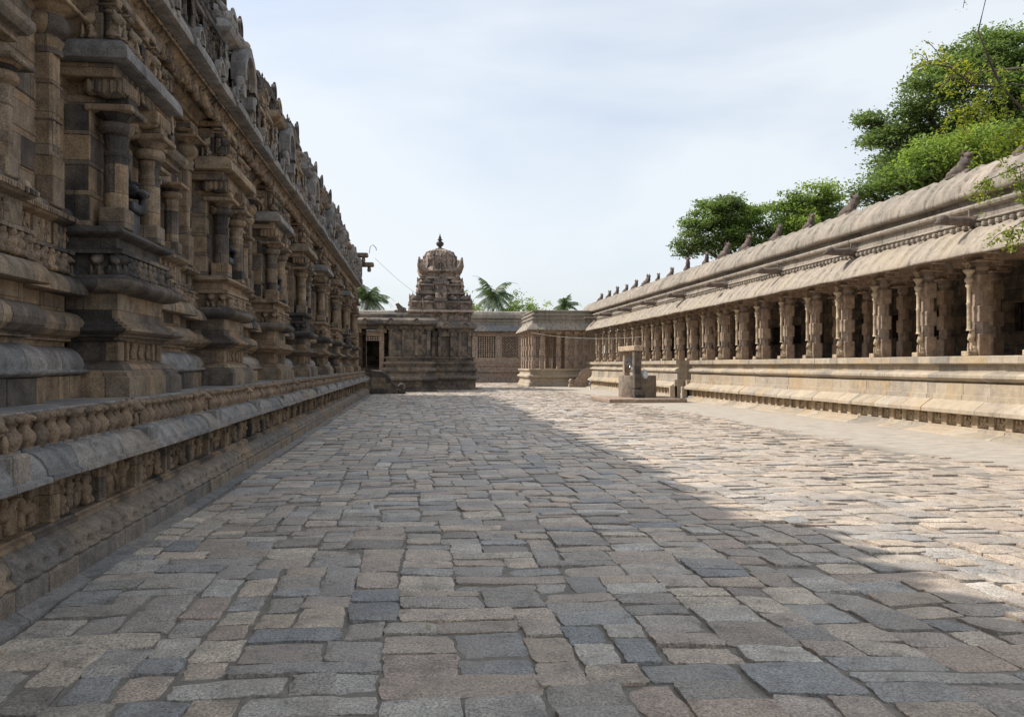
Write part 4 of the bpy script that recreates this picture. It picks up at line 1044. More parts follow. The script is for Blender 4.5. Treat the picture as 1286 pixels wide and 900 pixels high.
cbox(mb, TX-1.0, TX+1.0, TY-1.0, TY+1.0, 7.1, 7.75, .02)
sweep(mb, [(TX-hw, TY-hw), (TX-hw, TY+hw), (TX+hw, TY+hw), (TX+hw, TY-hw)], kapota(7.15, 7.35, .18, -.1, 4), closed=True, left=True, caps=True)
for sx in (-1, 1):
    for sy in (-1, 1): put(mb, BULL, (TX+sx*1.1, TY+sy*1.1, 7.3), (.5, .5, .5), 0 if sy < 0 else PI)
mb.build('tower_neck', M['tower'], vm)
mb = MB()
lathe(mb, (TX, TY, 0), [(1.0, 7.6), (1.3, 7.62), (1.36, 7.68), (1.25, 7.8), (1.08, 7.95), (1.0, 8.1), (1.03, 8.3), (1.06, 8.5), (1.02, 8.72), (.92, 8.93), (.7, 9.1), (.45, 9.2), (.3, 9.23), (.22, 9.28)], 32, 0, True, .25)
for a in range(16):   # ribs and bead courses
    th = a*PI/8; pts = [(TX+r*math.cos(th), TY+r*math.sin(th), z) for r, z in ((1.36, 7.7), (1.18, 7.97), (1.1, 8.15), (1.14, 8.5), (1.07, 8.74), (.92, 8.95), (.68, 9.13))]; tube(mb, pts, .035, 5)
for zz, r in ((8.72, 1.08), (8.98, .9)):
    for a in range(28): th = a*2*PI/28; ell(mb, (TX+r*math.cos(th), TY+r*math.sin(th), zz), (.06, .06, .07), nu=6, nv=5, jit=.15)
dm = mb.build('dome', M['tower'], vm)
mb = MB()
for side in range(4):
    km = MB(); kudu(km, .95, 0, 7.62, .72, .8, 1, .26); put(km, SEAT, (1.02, 0, 7.68), (.3, .4, .42)); put(mb, km.raw(), (TX, TY, 0), (1, 1, 1), side*PI/2)
for side in range(4):
    th = PI/4+side*PI/2; x, y = TX+1.7*math.cos(th), TY+1.7*math.sin(th)
    tube(mb, [(TX+1.0*math.cos(th), TY+1.0*math.sin(th), 7.7), (x, y, 7.7), (TX+1.86*math.cos(th), TY+1.86*math.sin(th), 8.0), (TX+1.95*math.cos(th), TY+1.95*math.sin(th), 8.55)], [.22, .25, .2, .05], 8)
    for k in range(5): ell(mb, (x+RND.uniform(-.1, .1), y+RND.uniform(-.1, .1), 7.8+.13*k), (.14-.015*k, .14-.015*k, .1), nu=7, nv=5, jit=.2)
mb.build('dome_arches', M['tower'], dm)
mb = MB(); lathe(mb, (TX, TY, 9.22), [(.28, 0), (.34, .04), (.15, .1), (.1, .14), (.12, .2), (.2, .26), (.26, .36), (.24, .46), (.13, .54), (.08, .58), (.17, .63), (.17, .67), (.07, .7), (.12, .75), (.11, .79), (.05, .82), (.08, .87), (.03, .95), (.01, 1.08)], 16); mb.build('finial', M['dark'], vm)

# ================================================================== WELL
wl = thing('stone_well', 'round stone well with two posts and a lintel on a low square platform', 'well', (9.6, 34.2, 0))
mb = MB(); n = 0
for (a, b_, c, d) in ((7.95, 9.1, 32.35, 33.4), (9.105, 10.2, 32.35, 33.4), (10.205, 11.3, 32.35, 33.4), (7.95, 9.0, 33.405, 36.0), (9.005, 10.3, 33.405, 36), (10.305, 11.3, 33.405, 36)): cbox(mb, a, b_, c, d, .01, .175+RND.uniform(-.004, .004), .02, .006)
mb.build('well_platform', M['pillar'], wl)
mb = MB(); wc = (9.78, 34.6); R = .83
lathe(mb, (wc[0], wc[1], 0), [(R, .17), (R, 1.1), (R-.02, 1.13), (R-.17, 1.13), (R-.18, 1.1), (R-.18, .3)], 48, 0, True, 0, False); lathe(mb, (wc[0], wc[1], 0), [(R-.1, .2), (R-.1, .3)], 24); mb.build('well_wall', M['well'], wl)
mb = MB(); cbox(mb, 9.28, 9.6, 33.3, 33.6, .3, 2.2, .02, .008); cbox(mb, 9.24, 9.75, 33.2, 33.62, .17, .52, .03, .01); mb.build('post', M['dark'], wl)
mb = MB(); cbox(mb, 9.4, 9.66, 35.4, 35.7, .17, 2.2, .02, .008); mb.build('post', M['pillar'], wl)
mb = MB(); cbox(mb, 9.22, 9.64, 33.15, 35.85, 2.2, 2.43, .02, .008); mb.build('lintel', M['ochre'], wl)
wlp = MB(); lathe(wlp, (0, 0, 0), [(.2, -.06), (.22, -.05), (.17, 0), (.22, .05), (.2, .06)], 20)
v, l, c, m_ = wlp.raw(); v = v[:, [2, 0, 1]]
mb = MB(); mb.addraw(v+np.array((9.5, 35.0, 1.72)), l, c, m_); tube(mb, [(9.36, 35.0, 1.72), (9.64, 35.0, 1.72)], .03, 8); cbox(mb, 9.35, 9.39, 34.96, 35.04, 1.6, 2.2, .005); cbox(mb, 9.61, 9.65, 34.96, 35.04, 1.6, 2.2, .005)
tube(mb, [(9.5, 34.82, 1.7), (9.5, 34.75, 1.5), (9.45, 34.6, 1.42)], .05, 8)
mb.build('pulley', M['metal'], wl)
# plastic pot hanging on the front post
mb = MB(); 
lathe(mb, (9.8, 33.5, 1.0), [(.05, 0), (.1, .03), (.14, .12), (.13, .24), (.08, .32), (.05, .35), (.08, .39)], 16, caps=True)
pot = mb.build('water_pot', M['cloth'], None); tag(pot, 'pale blue and white water pot tied beside the front post of the well', 'pot')
mb = MB(); lathe(mb, (9.8, 33.5, 1.0), [(.139, .1), (.146, .13), (.144, .17), (.139, .2)], 16, caps=False); tube(mb, [(9.6, 33.5, 1.5), (9.7, 33.5, 1.46), (9.85, 33.5, 1.36)], .014, 6); mb.build('rope', M['cloth'], pot)
mb = MB(); tube(mb, [(11.35, 51.5, 0), (11.35, 51.5, .55), (11.35, 51.3, .6), (11.35, 51.1, .55), (11.35, 51.1, .45)], .045, 8); cbox(mb, 11.27, 11.43, 51.42, 51.58, .25, .4, .02)
tag(mb.build('standpipe', M['metal'], None), 'small grey water standpipe with a bent tap near the cloister base', 'standpipe')

def cable(p, q, sag, lab, r=.012):
    t = np.linspace(0, 1, 24); p = np.array(p); q = np.array(q)
    pts = p[None]*(1-t[:, None])+q[None]*t[:, None]; pts[:, 2] -= sag*4*t*(1-t)
    mb = MB(); tube(mb, pts, r, 5); tag(mb.build('overhead_cable', M['cable'], None), lab, 'cable', 'thin cables strung across the courtyard')
cable((-2.2, YB-.9, 7.3), (.5, 52, 5.9), .15, 'thin cable running from the left temple roof to the domed shrine', .009)
cable((8.3, 57.5, 3.95), (12.9, 44, 3.2), .25, 'thin cable strung from the pillared porch to a cloister pillar', .011)

# ================================================================== GROUND AND PAVING
def groundmat():
    m, nt, b = newmat('dusty_ground'); L = nt.links; g = nt.nodes.new('ShaderNodeNewGeometry'); pos = g.outputs['Position']
    sep = nt.nodes.new('ShaderNodeSeparateXYZ'); L.new(pos, sep.inputs[0])
    w = noise(nt, pos, .5, 5, .6)
    # cement apron along the cloister (x > ~8.8)
    ma = nt.nodes.new('ShaderNodeMath'); ma.operation = 'MULTIPLY_ADD'; L.new(w, ma.inputs[0]); ma.inputs[1].default_value = 3.0; L.new(sep.outputs[0], ma.inputs[2])
    mr = nt.nodes.new('ShaderNodeMapRange'); mr.inputs[1].default_value = 9.7; mr.inputs[2].default_value = 10.4; L.new(ma.outputs[0], mr.inputs[0])
    n1 = noise(nt, pos, 9, 6, .7); r1 = ramp(nt, [(.3, (.13, .118, .1)), (.7, (.27, .24, .2))]); L.new(n1, r1.inputs[0])
    mp = nt.nodes.new('ShaderNodeMapping'); mp.inputs['Scale'].default_value = (1.2, 3.5, 1); L.new(pos, mp.inputs[0])
    n2 = noise(nt, mp.outputs[0], 1.6, 9, .75); r2 = ramp(nt, [(.3, (.24, .205, .17)), (.48, (.38, .335, .28)), (.66, (.5, .445, .375))]); L.new(n2, r2.inputs[0])
    c = mixc(nt, 'MIX', mr.outputs[0], r1.outputs[0], r2.outputs[0]); L.new(c, b.inputs['Base Color']); b.inputs['Roughness'].default_value = .8
    bn = nt.nodes.new('ShaderNodeBump'); bn.inputs['Strength'].default_value = .6; bn.inputs['Distance'].default_value = .02
    n3 = noise(nt, pos, 22, 6, .7); L.new(n3, bn.inputs['Height']); L.new(bn.outputs[0], b.inputs['Normal'])
    return m
mb = MB(); G = 400
xs = np.concatenate(([-G, -60], np.arange(-3, 13.01, .25), [60, G])); ys = np.concatenate(([-G, -20], np.arange(0, 76, .5), [120, G]))
XX, YY = np.meshgrid(xs, ys, indexing='ij'); ZZ = np.zeros_like(XX)
inner = (XX > -2.2) & (XX < 11.8) & (YY > 0) & (YY < 70)
ZZ[inner] = np.array([mnoise.noise(Vector((x*.9, y*.9, 0)))*.008+.012 for x, y in zip(XX[inner], YY[inner])])
mb.add(np.stack([XX, YY, ZZ], -1).reshape(-1, 3), grid_faces(len(xs), len(ys)), True)
tag(mb.build('ground', groundmat(), None), None, None, None, 'structure')

def slabmat():
    m, nt, b = newmat('paving_stone'); L = nt.links; g = nt.nodes.new('ShaderNodeNewGeometry'); pos = g.outputs['Position']; rnd = g.outputs['Random Per Island']
    sep = nt.nodes.new('ShaderNodeSeparateXYZ'); L.new(pos, sep.inputs[0])
    r = ramp(nt, [(0, (.2, .205, .205)), (.08, (.38, .37, .35)), (.17, (.46, .37, .28)), (.27, (.26, .245, .225)), (.37, (.56, .475, .37)), (.47, (.42, .325, .26)), (.57, (.33, .31, .285)), (.67, (.53, .43, .335)), (.76, (.25, .215, .185)), (.86, (.5, .465, .41)), (.93, (.4, .33, .27)), (1, (.24, .25, .255))]); L.new(rnd, r.inputs[0])
    # sunlit warmth painted into stone colour: tan tint grows towards the sunny side
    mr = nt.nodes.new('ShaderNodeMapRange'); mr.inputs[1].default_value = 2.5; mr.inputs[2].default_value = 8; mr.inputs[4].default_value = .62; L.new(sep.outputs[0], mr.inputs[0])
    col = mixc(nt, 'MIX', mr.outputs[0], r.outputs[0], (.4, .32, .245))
    v = nt.nodes.new('ShaderNodeVectorMath'); v.operation = 'ADD'; L.new(pos, v.inputs[0])
    cx = nt.nodes.new('ShaderNodeCombineXYZ'); mu = nt.nodes.new('ShaderNodeMath'); mu.operation = 'MULTIPLY'; mu.inputs[1].default_value = 40; L.new(rnd, mu.inputs[0]); L.new(mu.outputs[0], cx.inputs[2]); L.new(cx.outputs[0], v.inputs[1]); p2 = v.outputs[0]
    n1 = noise(nt, p2, 5, 6, .68, .3); r1 = ramp(nt, [(.3, g3(.55)), (.46, g3(1.05)), (.7, g3(1.45))]); L.new(n1, r1.inputs[0]); col = mixc(nt, 'MULTIPLY', 1, col, r1.outputs[0])
    n2 = noise(nt, p2, 70, 4, .75); r2 = ramp(nt, [(.36, g3(.42)), (.5, g3(1.08)), (.66, g3(1.7))]); L.new(n2, r2.inputs[0]); col = mixc(nt, 'MULTIPLY', 1, col, r2.outputs[0])
    n4 = noise(nt, p2, 1.3, 3); r4 = ramp(nt, [(.45, g3(0)), (.65, g3(.35))]); L.new(n4, r4.inputs[0]); col = mixc(nt, 'MIX', r4.outputs[0], col, (.43, .35, .27))
    L.new(col, b.inputs['Base Color']); b.inputs['Roughness'].default_value = .62; b.inputs['Specular IOR Level'].default_value = .6
    rr = ramp(nt, [(.3, g3(.38)), (.7, g3(.68))]); L.new(n1, rr.inputs[0]); L.new(rr.outputs[0], b.inputs['Roughness'])
    h1 = noise(nt, p2, 16, 7, .75); h2 = noise(nt, p2, 60, 4, .7)
    ma = nt.nodes.new('ShaderNodeMath'); ma.operation = 'MULTIPLY_ADD'; L.new(h2, ma.inputs[0]); ma.inputs[1].default_value = .35; L.new(h1, ma.inputs[2])
    bn = nt.nodes.new('ShaderNodeBump'); bn.inputs['Strength'].default_value = 1.0; bn.inputs['Distance'].default_value = .03; L.new(ma.outputs[0], bn.inputs['Height']); L.new(bn.outputs[0], b.inputs['Normal'])
    return m
def warp(x, y):
    f = max(0, (x-1.5))*max(0, 1-y/16)
    return (x + .10*mnoise.noise(Vector((x*.35, y*.35, 5))) + .03*mnoise.noise(Vector((x*.9, y*.9, 2))) + f*.09,
            y + .22*mnoise.noise(Vector((x*.22, y*.3, 8))) + .035*mnoise.noise(Vector((x*.8, y*.5, 11))) - f*.16 + .05)
mb = MB(); rs = random.Random(5)
def blocked(x, y):
    if 7.7 < x < 11.6 and 32.1 < y < 36.3: return True
    if x < 4.3 and y > 47.0: return y > 47.0 and x < 1.3 or (x < 4.2 and y > 50.2)
    if x > 7.8 and y > 56.8: return True
    return False

U = .08; GX, GY = int(14.2/U), int(71/U); occ = np.zeros((GX, GY), bool)
for cj in range(GY):
    ci = 0
    while ci < GX:
        if occ[ci, cj]: ci += 1; continue
        run = 0
        while ci+run < GX and not occ[ci+run, cj] and run < 16: run += 1
        y = -1.2+cj*U; big = 1
        wd = int(rs.choice((3, 3, 4, 4, 5, 5, 6, 7, 9))*big)
        if wd > run or run-wd < 3: wd = run if run <= 12 else wd
        hd = int(rs.choice(((3, 3, 3, 4, 4, 5) if y < 7 else (2, 3, 3, 4)) if wd < 7 else (2, 3, 3))*big)
        if wd <= 4 and rs.random() < .3: hd += 1
        hh = 1
        while hh < hd and cj+hh < GY and not occ[ci:ci+wd, cj+hh].any(): hh += 1
        occ[ci:ci+wd, cj:cj+hh] = True
        x = -2.36+ci*U; w = wd*U; d = hh*U; ci += wd
        xc = x+w/2; yc = y+d/2; bx = 8.9+.9*mnoise.noise(Vector((0, y*.25, 3)))+.5*mnoise.noise(Vector((0, y*1.3, 3)))
        if y < 12: bx += (12-y)*.35
        skip = xc > bx or blocked(xc, yc) or (xc > bx-1.8 and rs.random() < .3) or (hh < 2 and rs.random() < .5)
        rows = [(y, d)]
        if rs.random() < .08 and d > .27 and w > .4: k = rs.uniform(.4, .6); rows = [(y, d*k), (y+d*k, d*(1-k))]
        if not skip:
            for (yy, dd) in rows:
                near = yc < 9; mid = yc < 20
                nu, nv = (9, 7) if near else ((6, 4) if mid else (4, 3))
                gp = rs.uniform(.003, .014)
                jt = .016 if dd > .2 else .01
                c = [[x+gp, yy+gp*.8], [x+w-gp, yy+gp*.8], [x+w-gp, yy+dd-gp*.8], [x+gp, yy+dd-gp*.8]]
                c = [[p[0]+rs.uniform(-jt, jt)*1.1, p[1]+rs.uniform(-jt, jt)*.8] for p in c]
                h = .025+rs.uniform(-.006, .011)+(.01 if rs.random() < .08 else 0); tx, ty = rs.uniform(-.007, .007), rs.uniform(-.007, .007)
                flat = .8 if xc > 7.5 else 1
                if xc > 3.5: h += rs.uniform(-.004, .016)
                s0 = rs.uniform(0, 100); am = .003 if not near else .004
                A = np.zeros((nu, nv, 3))
                for i in range(nu):
                    u = i/(nu-1); uu = (u-.5)*2
                    for j in range(nv):
                        v = j/(nv-1); vv = (v-.5)*2
                        # rounded corners
                        k = (abs(uu)*abs(vv))**6*.035
                        ux = .5+.5*uu*(1-k); vy = .5+.5*vv*(1-k)
                        px = (c[0][0]*(1-ux)+c[1][0]*ux)*(1-vy)+(c[3][0]*(1-ux)+c[2][0]*ux)*vy
                        py = (c[0][1]*(1-ux)+c[1][1]*ux)*(1-vy)+(c[3][1]*(1-ux)+c[2][1]*ux)*vy
                        edge = (i in (0, nu-1)) or (j in (0, nv-1))
                        if edge: px += rs.uniform(-.009, .009); py += rs.uniform(-.008, .008)
                        z = h*flat+tx*uu+ty*vv+am*mnoise.noise(Vector((px*5+s0, py*7, s0)))*2
                        if edge: z -= .006
                        q = warp(px, py); A[i, j] = (q[0], q[1], z)
                vtx = A.reshape(-1, 3); F = grid_faces(nu, nv)
                rim = [(i, 0) for i in range(nu)]+[(nu-1, j) for j in range(1, nv)]+[(i, nv-1) for i in range(nu-2, -1, -1)]+[(0, j) for j in range(nv-2, 0, -1)]
                ri = np.array([i*nv+j for i, j in rim]); cen = vtx.mean(0)
                lowv = vtx[ri].copy(); lowv[:, 2] = -.03; 
                top = vtx[ri].copy()
                allv = np.concatenate([vtx, lowv]); nn = len(ri); k = np.arange(nn)
                SF = np.stack([ri[k], ri[(k+1) % nn], len(vtx)+(k+1) % nn, len(vtx)+k], -1)
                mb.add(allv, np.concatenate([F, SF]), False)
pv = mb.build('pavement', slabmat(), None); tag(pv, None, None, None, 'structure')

mb = MB(); C = []
for k in range(260):
    x = RND.choice((RND.uniform(-2.3, -1.9), RND.uniform(-2.3, 11), RND.uniform(10.6, 11.9))); y = RND.uniform(3, 45); C.append((x, y, .045))
C = np.array(C); D = NR.normal(size=(len(C), 3)); D[:, 2] = 0; D /= np.linalg.norm(D, axis=1)[:, None]; S = np.stack([-D[:, 1], D[:, 0], NR.uniform(-.3, .3, len(C))], 1)
V = np.stack([C-D*.03, C+S*.014, C+D*.03+np.array([0, 0, .006]), C-S*.014], 1).reshape(-1, 3); mb.add(V, np.arange(4*len(C)).reshape(-1, 4))
tag(mb.build('fallen_leaves', M['ochre'], None), 'scattered small dry leaves on the paving and along the wall feet', 'leaf litter', None, 'stuff')

# ================================================================== TREES
def leafquads(mb, C, size, asp=.55, up=.4):
    n = len(C); D = NR.normal(size=(n, 3)); D[:, 2] *= .5; D /= np.linalg.norm(D, axis=1)[:, None]
    N = NR.normal(size=(n, 3)); N[:, 2] += up*3; S = np.cross(D, N); S /= np.linalg.norm(S, axis=1)[:, None]+1e-9
    s = size*NR.uniform(.6, 1.3, (n, 1)); a = D*s; b_ = S*s*asp*.5
    V = np.stack([C-a*.5, C+b_, C+a*.5, C-b_], 1).reshape(-1, 3)
    mb.add(V, np.arange(4*n).reshape(-1, 4))
def limbs(mb, p, d, L, r, depth, tips, rs, spread=.6, upb=.15, minr=.02):
    n = 5; pts = [p.copy()]; q = p.copy(); dd = d.copy()
    for i in range(n):
        dd = (dd+Vector((rs.uniform(-.2, .2), rs.uniform(-.2, .2), rs.uniform(-.1, .2)))).normalized(); q = q+dd*L/n; pts.append(q.copy())
    tube(mb, [tuple(v) for v in pts], np.linspace(r, r*.62, n+1), 7 if r > .06 else 5)
    if depth <= 2: tips += [pts[3], pts[-1]]
    if depth == 0: return
    for k in range(rs.choice((2, 3, 3))):
        a = rs.uniform(0, 2*PI); side = dd.orthogonal().normalized(); side.rotate(Matrix.Rotation(a, 3, dd))
        nd = (dd+side*rs.uniform(spread*.6, spread*1.4)+Vector((0, 0, upb))).normalized()
        limbs(mb, pts[-1] if k else pts[4], nd, L*rs.uniform(.62, .85), r*.6, depth-1, tips, rs, spread, upb)
def tree(name, base, H, trunkH, spread, seed, mats, label, cat='tree', group=None, leaf=.2, per=300, clump=(1.0, .5), depth=4, r0=.35, lean=(0, 0), L0=None, keep=None):
    rs = random.Random(seed); t = thing(name, label, cat, base, group); tb = MB(); tips = []
    B = Vector(base); top = B+Vector((lean[0], lean[1], trunkH))
    tube(tb, [tuple(B-Vector((0, 0, .2))), tuple(B.lerp(top, .4)+Vector((.15, 0, 0))), tuple(top)], [r0*1.3, r0*1.0, r0*.8], 10)
    nl = 6
    for k in range(nl):
        a = 2*PI*k/nl+rs.uniform(-.3, .3); el = rs.uniform(.3, 1.1)
        d = Vector((math.cos(a)*math.cos(el)*spread, math.sin(a)*math.cos(el)*spread, math.sin(el))).normalized()
        limbs(tb, top-Vector((0, 0, rs.uniform(0, trunkH*.2))), d, L0 or (H-trunkH)*.42, r0*.5, depth-1, tips, rs)
    if keep: tips = [p for p in tips if keep(p)]
    tb.build('trunk', M['bark'], t)
    grp = {}
    for i, p in enumerate(tips): grp.setdefault(rs.choice(range(len(mats))), []).append(p)
    for gi, ps in grp.items():
        lb = MB(); C = []
        for p in ps:
            n = int(per*rs.uniform(.5, 1.3)); u = NR.normal(size=(n, 3)); u /= np.linalg.norm(u, axis=1)[:, None]; rr = NR.uniform(.25, 1, (n, 1))**.6
            s = rs.uniform(.6, 1.25); e = u*rr*np.array([clump[0]*s, clump[0]*s, clump[1]*s]); C.append(e+np.array(p))
        leafquads(lb, np.concatenate(C), leaf); lb.build('crown', M[mats[gi]], t)
    return t, tips
def crown_tree(base, th, r0, lobes, seed, mats, label, leaf, dens, clump):
    rs = random.Random(seed); t = thing('broadleaf_tree', label, 'tree', base, 'trees behind the cloister'); tb = MB(); B = Vector(base); top = B+Vector((rs.uniform(-.5, .5), 0, th))
    tube(tb, [tuple(B-Vector((0, 0, .2))), tuple(B.lerp(top, .4)+Vector((.2, .1, 0))), tuple(top)], [r0*1.3, r0, r0*.8], 10)
    groups = {}
    for (X, Y, Z, r, m) in lobes:
        c = Vector((X, Y, Z)); mid = top.lerp(c, .5)+Vector((rs.uniform(-.4, .4), rs.uniform(-.4, .4), rs.uniform(-.3, .5)))
        P = [top.lerp(mid, u)*(1-u)+mid.lerp(c, u)*u for u in np.linspace(0, 1, 8)]
        tube(tb, [tuple(p) for p in P], np.linspace(r0*.45, .06, 8), 7)
        n = int(.82*dens*r*r)+4
        for k in range(n):
            u = Vector((rs.gauss(0, 1), rs.gauss(0, 1), rs.gauss(0, 1))).normalized(); q = c+Vector((u.x*r, u.y*r*1.1, u.z*r*.8))*rs.uniform(.4, 1.22)
            tube(tb, [tuple(P[-2]), tuple(P[-2].lerp(q, .5)+Vector((0, 0, rs.uniform(-.1, .2)))), tuple(q)], [.04, .025, .01], 4, caps=False)
            nl = int(1.5*clump*rs.uniform(.5, 1.2)); e = np.clip(NR.normal(size=(nl, 3)), -1.9, 1.9)*np.array([.3, .3, .12])*rs.uniform(.8, 1.3)
            groups.setdefault(mats[m], []).append(e+np.array(q))
    tb.build('trunk', M['bark'], t)
    for k, g_ in groups.items():
        lb = MB(); leafquads(lb, np.concatenate(g_), leaf*1.2, .5, .6); lb.build('crown', M[k], t)
def L_(px, py, pr, D, m):
    X = (px-523)*.993*D/1000; return (X, (D-.119*X)/.993+RND.uniform(-1, 1)*pr*D/1500, 1.6+(458-py)*D/1000, pr*D/1000, m)
crown_tree((19.8, 43, 0), 5.5, .4, [L_(868, 305, 20, 45, 2), L_(880, 278, 24, 45, 0), L_(905, 262, 22, 45, 2), L_(910, 300, 32, 45, 0), L_(945, 270, 28, 45, 1), L_(955, 305, 34, 45, 0), L_(985, 268, 24, 45, 0), L_(1000, 295, 34, 45, 1), L_(1022, 248, 22, 45, 1), L_(1040, 262, 22, 45, 0), L_(1038, 290, 26, 45, 2)], 3, ['leaf', 'leafl', 'leafd'], 'rounded bushy green tree rising behind the middle of the cloister roof', .15, 22, 120)
crown_tree((24, 31, 0), 7.5, .5, [L_(1098, 180, 18, 32, 2), L_(1112, 150, 24, 32, 2), L_(1145, 130, 28, 32, 2), L_(1150, 175, 38, 32, 2), L_(1185, 105, 30, 32, 0), L_(1200, 160, 44, 32, 2), L_(1228, 75, 32, 32, 2), L_(1245, 130, 44, 32, 0), L_(1270, 55, 38, 32, 0), L_(1290, 110, 50, 32, 2), L_(1120, 205, 30, 32, 2), L_(1335, 70, 55, 32, 0), L_(1340, 150, 55, 32, 2), L_(1240, 185, 40, 32, 2), L_(1395, 110, 60, 32, 0)], 8, ['leaf', 'leafl', 'leafd'], 'tallest spreading tree behind the cloister at the upper right', .13, 26, 130)
crown_tree((20.5, 26, 0), 5.2, .3, [L_(1090, 245, 20, 27, 0), L_(1118, 228, 26, 27, 0), L_(1150, 210, 30, 27, 1), L_(1190, 205, 34, 27, 1), L_(1170, 235, 30, 27, 0), L_(1225, 185, 34, 27, 1), L_(1260, 190, 38, 27, 1), L_(1300, 175, 38, 27, 0), L_(1345, 190, 45, 27, 1)], 21, ['leaf', 'leafl'], 'lower light green tree tucked under the tallest tree behind the cloister', .11, 30, 130)
# tree in the court, trunk out of the picture to the right, its sprays hang into it
rs = random.Random(4)
t = thing('court_tree', 'tree with bare twigs and hanging yellow green leaf sprays reaching in from the right edge', 'tree', (11.0, 8.2, 0))
tb = MB(); lb = MB(); C = []
tube(tb, [(11, 8.2, -.1), (10.9, 8.4, 1.5), (10.8, 8.8, 3.2), (10.5, 9.3, 4.6)], [.22, .19, .16, .13], 10)
def spray(pts, r, nleaf, droop=0, tw=10):
    P = np.array(pts, float)
    tube(tb, pts, np.linspace(r*.6, r*.18, len(pts)), 6)
    for k in range(tw):
        u = rs.uniform(.35, 1)*(len(P)-1); i = min(int(u), len(P)-2); p = P[i]+(P[i+1]-P[i])*(u-i)
        d = Vector((rs.uniform(-1, .5), rs.uniform(-1, 1), rs.uniform(-.8, .6)-droop)).normalized(); L = rs.uniform(.25, .6); q = Vector(p); tp = [tuple(q)]
        for s in range(4):
            d = (d+Vector((0, 0, -.18-droop*.3))+Vector((rs.uniform(-.25, .25), rs.uniform(-.25, .25), 0))).normalized(); q = q+d*L/4; tp.append(tuple(q))
            for m_ in range(nleaf*3): C.append((q.x+rs.gauss(0, .05), q.y+rs.gauss(0, .05), q.z+rs.gauss(0, .05)))
        tube(tb, tp, [.006]*len(tp), 4)
spray([(10.5, 9.3, 4.6), (10.2, 10.2, 5.6), (9.6, 11.2, 6.2), (8.9, 12.0, 6.35), (8.55, 12.3, 6.2)], .05, 3, 0, 16)
spray([(10.2, 10.2, 5.6), (9.6, 10.8, 5.7), (8.9, 11.2, 5.9), (8.35, 11.6, 5.6)], .035, 7, .5, 14)
spray([(10.5, 9.3, 4.6), (9.9, 10.6, 4.95), (9.2, 11.1, 5.45), (8.8, 11.1, 5.8), (8.6, 11.1, 6.2), (8.38, 11.05, 6.6), (8.5, 11, 7.2), (8.5, 11.2, 7.8)], .045, 1, 0, 10)
spray([(8.8, 11.1, 5.8), (8.4, 11.2, 5.85), (8.1, 11.3, 6.15), (7.75, 11.3, 6.2), (7.7, 11.3, 6.35)], .03, 2, -.2, 8)
spray([(10.5, 9.3, 4.6), (9.8, 9.9, 4.8), (9.1, 10.6, 4.65), (8.5, 11.2, 4.35)], .03, 6, .4, 14)
spray([(10.5, 9.3, 4.3), (9.9, 10.0, 4.3), (9.3, 10.6, 4.0), (8.8, 11, 3.6)], .025, 6, .5, 12)
spray([(10.5, 9.3, 4.6), (10.0, 9.9, 5.2), (9.2, 10.6, 5.3), (8.6, 11, 5.0)], .03, 7, .5, 12)
tb.build('trunk', M['bark'], t); leafquads(lb, np.array(C), .065, .5); lb.build('crown', M['leafy'], t)
# bare limb of the tall tree reaching up at the top right
# ---- palms
def palm(base, H, L, seed, label, nf=26):
    rs = random.Random(seed); t = thing('coconut_palm', label, 'palm tree', base, 'coconut palms beyond the rear gallery'); B = Vector(base)
    tb = MB(); pts = [(B.x+.5*math.sin(k/5*1.2), B.y, B.z-.1+H*k/5) for k in range(6)]; tube(tb, pts, np.linspace(.22, .15, 6), 10); tb.build('trunk', M['palmbark'], t)
    top = Vector(pts[-1]); fb = MB()
    for f in range(nf):
        a = 2*PI*f/nf*2.4+rs.uniform(-.2, .2); el = rs.uniform(-.35, 1.3); h = Vector((math.cos(a), math.sin(a), 0)); p = top.copy(); d = (h*math.cos(el)+Vector((0, 0, math.sin(el)))).normalized(); P = [p.copy()]; n = 14; D = [d.copy()]
        LL = L*rs.uniform(.8, 1.1)
        for s in range(n):
            d = (d+Vector((0, 0, -.11-.03*s/n))).normalized(); p = p+d*LL/n; P.append(p.copy()); D.append(d.copy())
        tube(fb, [tuple(v) for v in P], np.linspace(.04, .01, n+1), 4)
        side = d.cross(Vector((0, 0, 1))).normalized()
        V = []; 
        for s in range(1, n+1):
            for sub in (0, .5):
                u = (s-sub)/n; pp = P[s-1].lerp(P[s], 1-sub); ln = L*.3*math.sin(min(1, u*1.15+.12)*PI)**.6+.05
                for sg in (-1, 1):
                    o = (side*sg*.75+D[s]*.5+Vector((0, 0, -.45-rs.uniform(0, .4)))).normalized()*ln; w = D[s]*.05
                    V += [tuple(pp-w), tuple(pp+w), tuple(pp+o*.6+w*.9+Vector((0, 0, .02))), tuple(pp+o)]
        fb.add(V, np.arange(len(V)).reshape(-1, 4))
    fb.build('crown', M['palm'], t)
palm((8.4, 92, 0), 9.7, 3.6, 2, 'coconut palm standing just right of the domed shrine tower')
palm((-5.9, 90, 0), 9.0, 3.6, 3, 'coconut palm between the left temple and the shrine tower', 22)
palm((19.2, 105, 0), 9.5, 2.6, 5, 'smallest distant coconut palm above the pillared porch', 20)
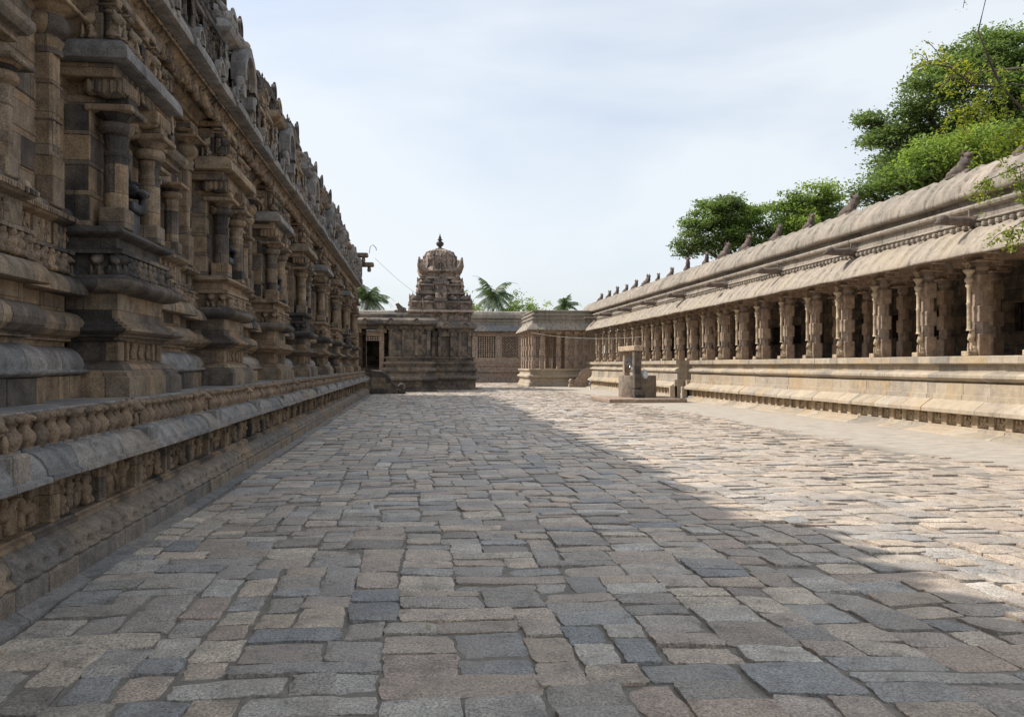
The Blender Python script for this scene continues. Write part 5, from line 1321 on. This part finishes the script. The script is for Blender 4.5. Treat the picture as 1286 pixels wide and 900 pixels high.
for k, (x, y, h, w, lab) in enumerate([(11.9, 96, 9.6, 1.7, 'round green shrub tree right of the large palm, above the rear gallery'), (14.6, 98, 9.3, 1.4, 'thin green bush top just left of the pillared porch roof'), (5.6, 94, 9.2, 1.6, 'green bush top tucked behind the right side of the domed shrine')]):
    t = thing('bush_tree', lab, 'bush', (x, y, 0), 'bush tops beyond the rear gallery'); tb = MB(); tube(tb, [(x, y, -.1), (x+.2, y, h*.5), (x, y, h*.85)], [.2, .15, .08], 7); tb.build('trunk', M['bark'], t)
    lb = MB(); C = []
    for q in range(26):
        c = np.array([x+rs.gauss(0, w*.55), y+rs.gauss(0, w*.5), h-1.2+rs.gauss(0, .6)]); u = NR.normal(size=(70, 3))*np.array([.35, .35, .25]); C.append(c+u)
    leafquads(lb, np.concatenate(C), .28); lb.build('crown', M['leafl' if k else 'leaf'], t)

# ================================================================== CAMERA, LIGHT, SKY
cam = bpy.data.objects.new('camera', bpy.data.cameras.new('camera')); COL.objects.link(cam)
cam.data.lens = 28; cam.data.sensor_width = 36; cam.data.shift_y = 8/1286; cam.data.clip_end = 2000
cam.location = (0, 0, 1.6); cam.rotation_euler = (PI/2, 0, -math.atan(.12)); sc.camera = cam
A = Vector((-1, .45, 1.17)).normalized()
el = math.asin(A.z); az = math.atan2(A.x, A.y)     # clockwise from +Y
sun = bpy.data.objects.new('sun', bpy.data.lights.new('sun', 'SUN')); COL.objects.link(sun)
sun.data.energy = 3.3; sun.data.angle = math.radians(.6); sun.data.color = (1, .94, .86)
sun.rotation_euler = A.to_track_quat('Z', 'Y').to_euler()
w = bpy.data.worlds.new('World'); sc.world = w; w.use_nodes = True; nt = w.node_tree; bg = nt.nodes['Background']
sky = nt.nodes.new('ShaderNodeTexSky'); sky.sky_type = 'NISHITA'; sky.sun_disc = False; sky.sun_elevation = el; sky.sun_rotation = az
sky.air_density = 1.0; sky.dust_density = 3.0; sky.ozone_density = 2.0; sky.altitude = 0
tc = nt.nodes.new('ShaderNodeTexCoord'); mp = nt.nodes.new('ShaderNodeMapping'); mp.inputs['Scale'].default_value = (1.0, 1.0, 3.0); nt.links.new(tc.outputs['Generated'], mp.inputs[0])
cn = noise(nt, mp.outputs[0], 1.7, 5, .5, .3); cr = ramp(nt, [(.35, g3(.4)), (.62, g3(.85))]); nt.links.new(cn, cr.inputs[0])
c = mixc(nt, 'MIX', cr.outputs[0], sky.outputs[0], (4.9, 5.15, 5.35))
nt.links.new(c, bg.inputs['Color']); bg.inputs['Strength'].default_value = .12
sc.view_settings.view_transform = 'Standard'; sc.view_settings.look = 'None'; sc.view_settings.exposure = .66; sc.view_settings.gamma = 1
sc.render.engine = 'CYCLES'; sc.cycles.use_denoising = True; sc.cycles.max_bounces = 6; sc.cycles.diffuse_bounces = 3
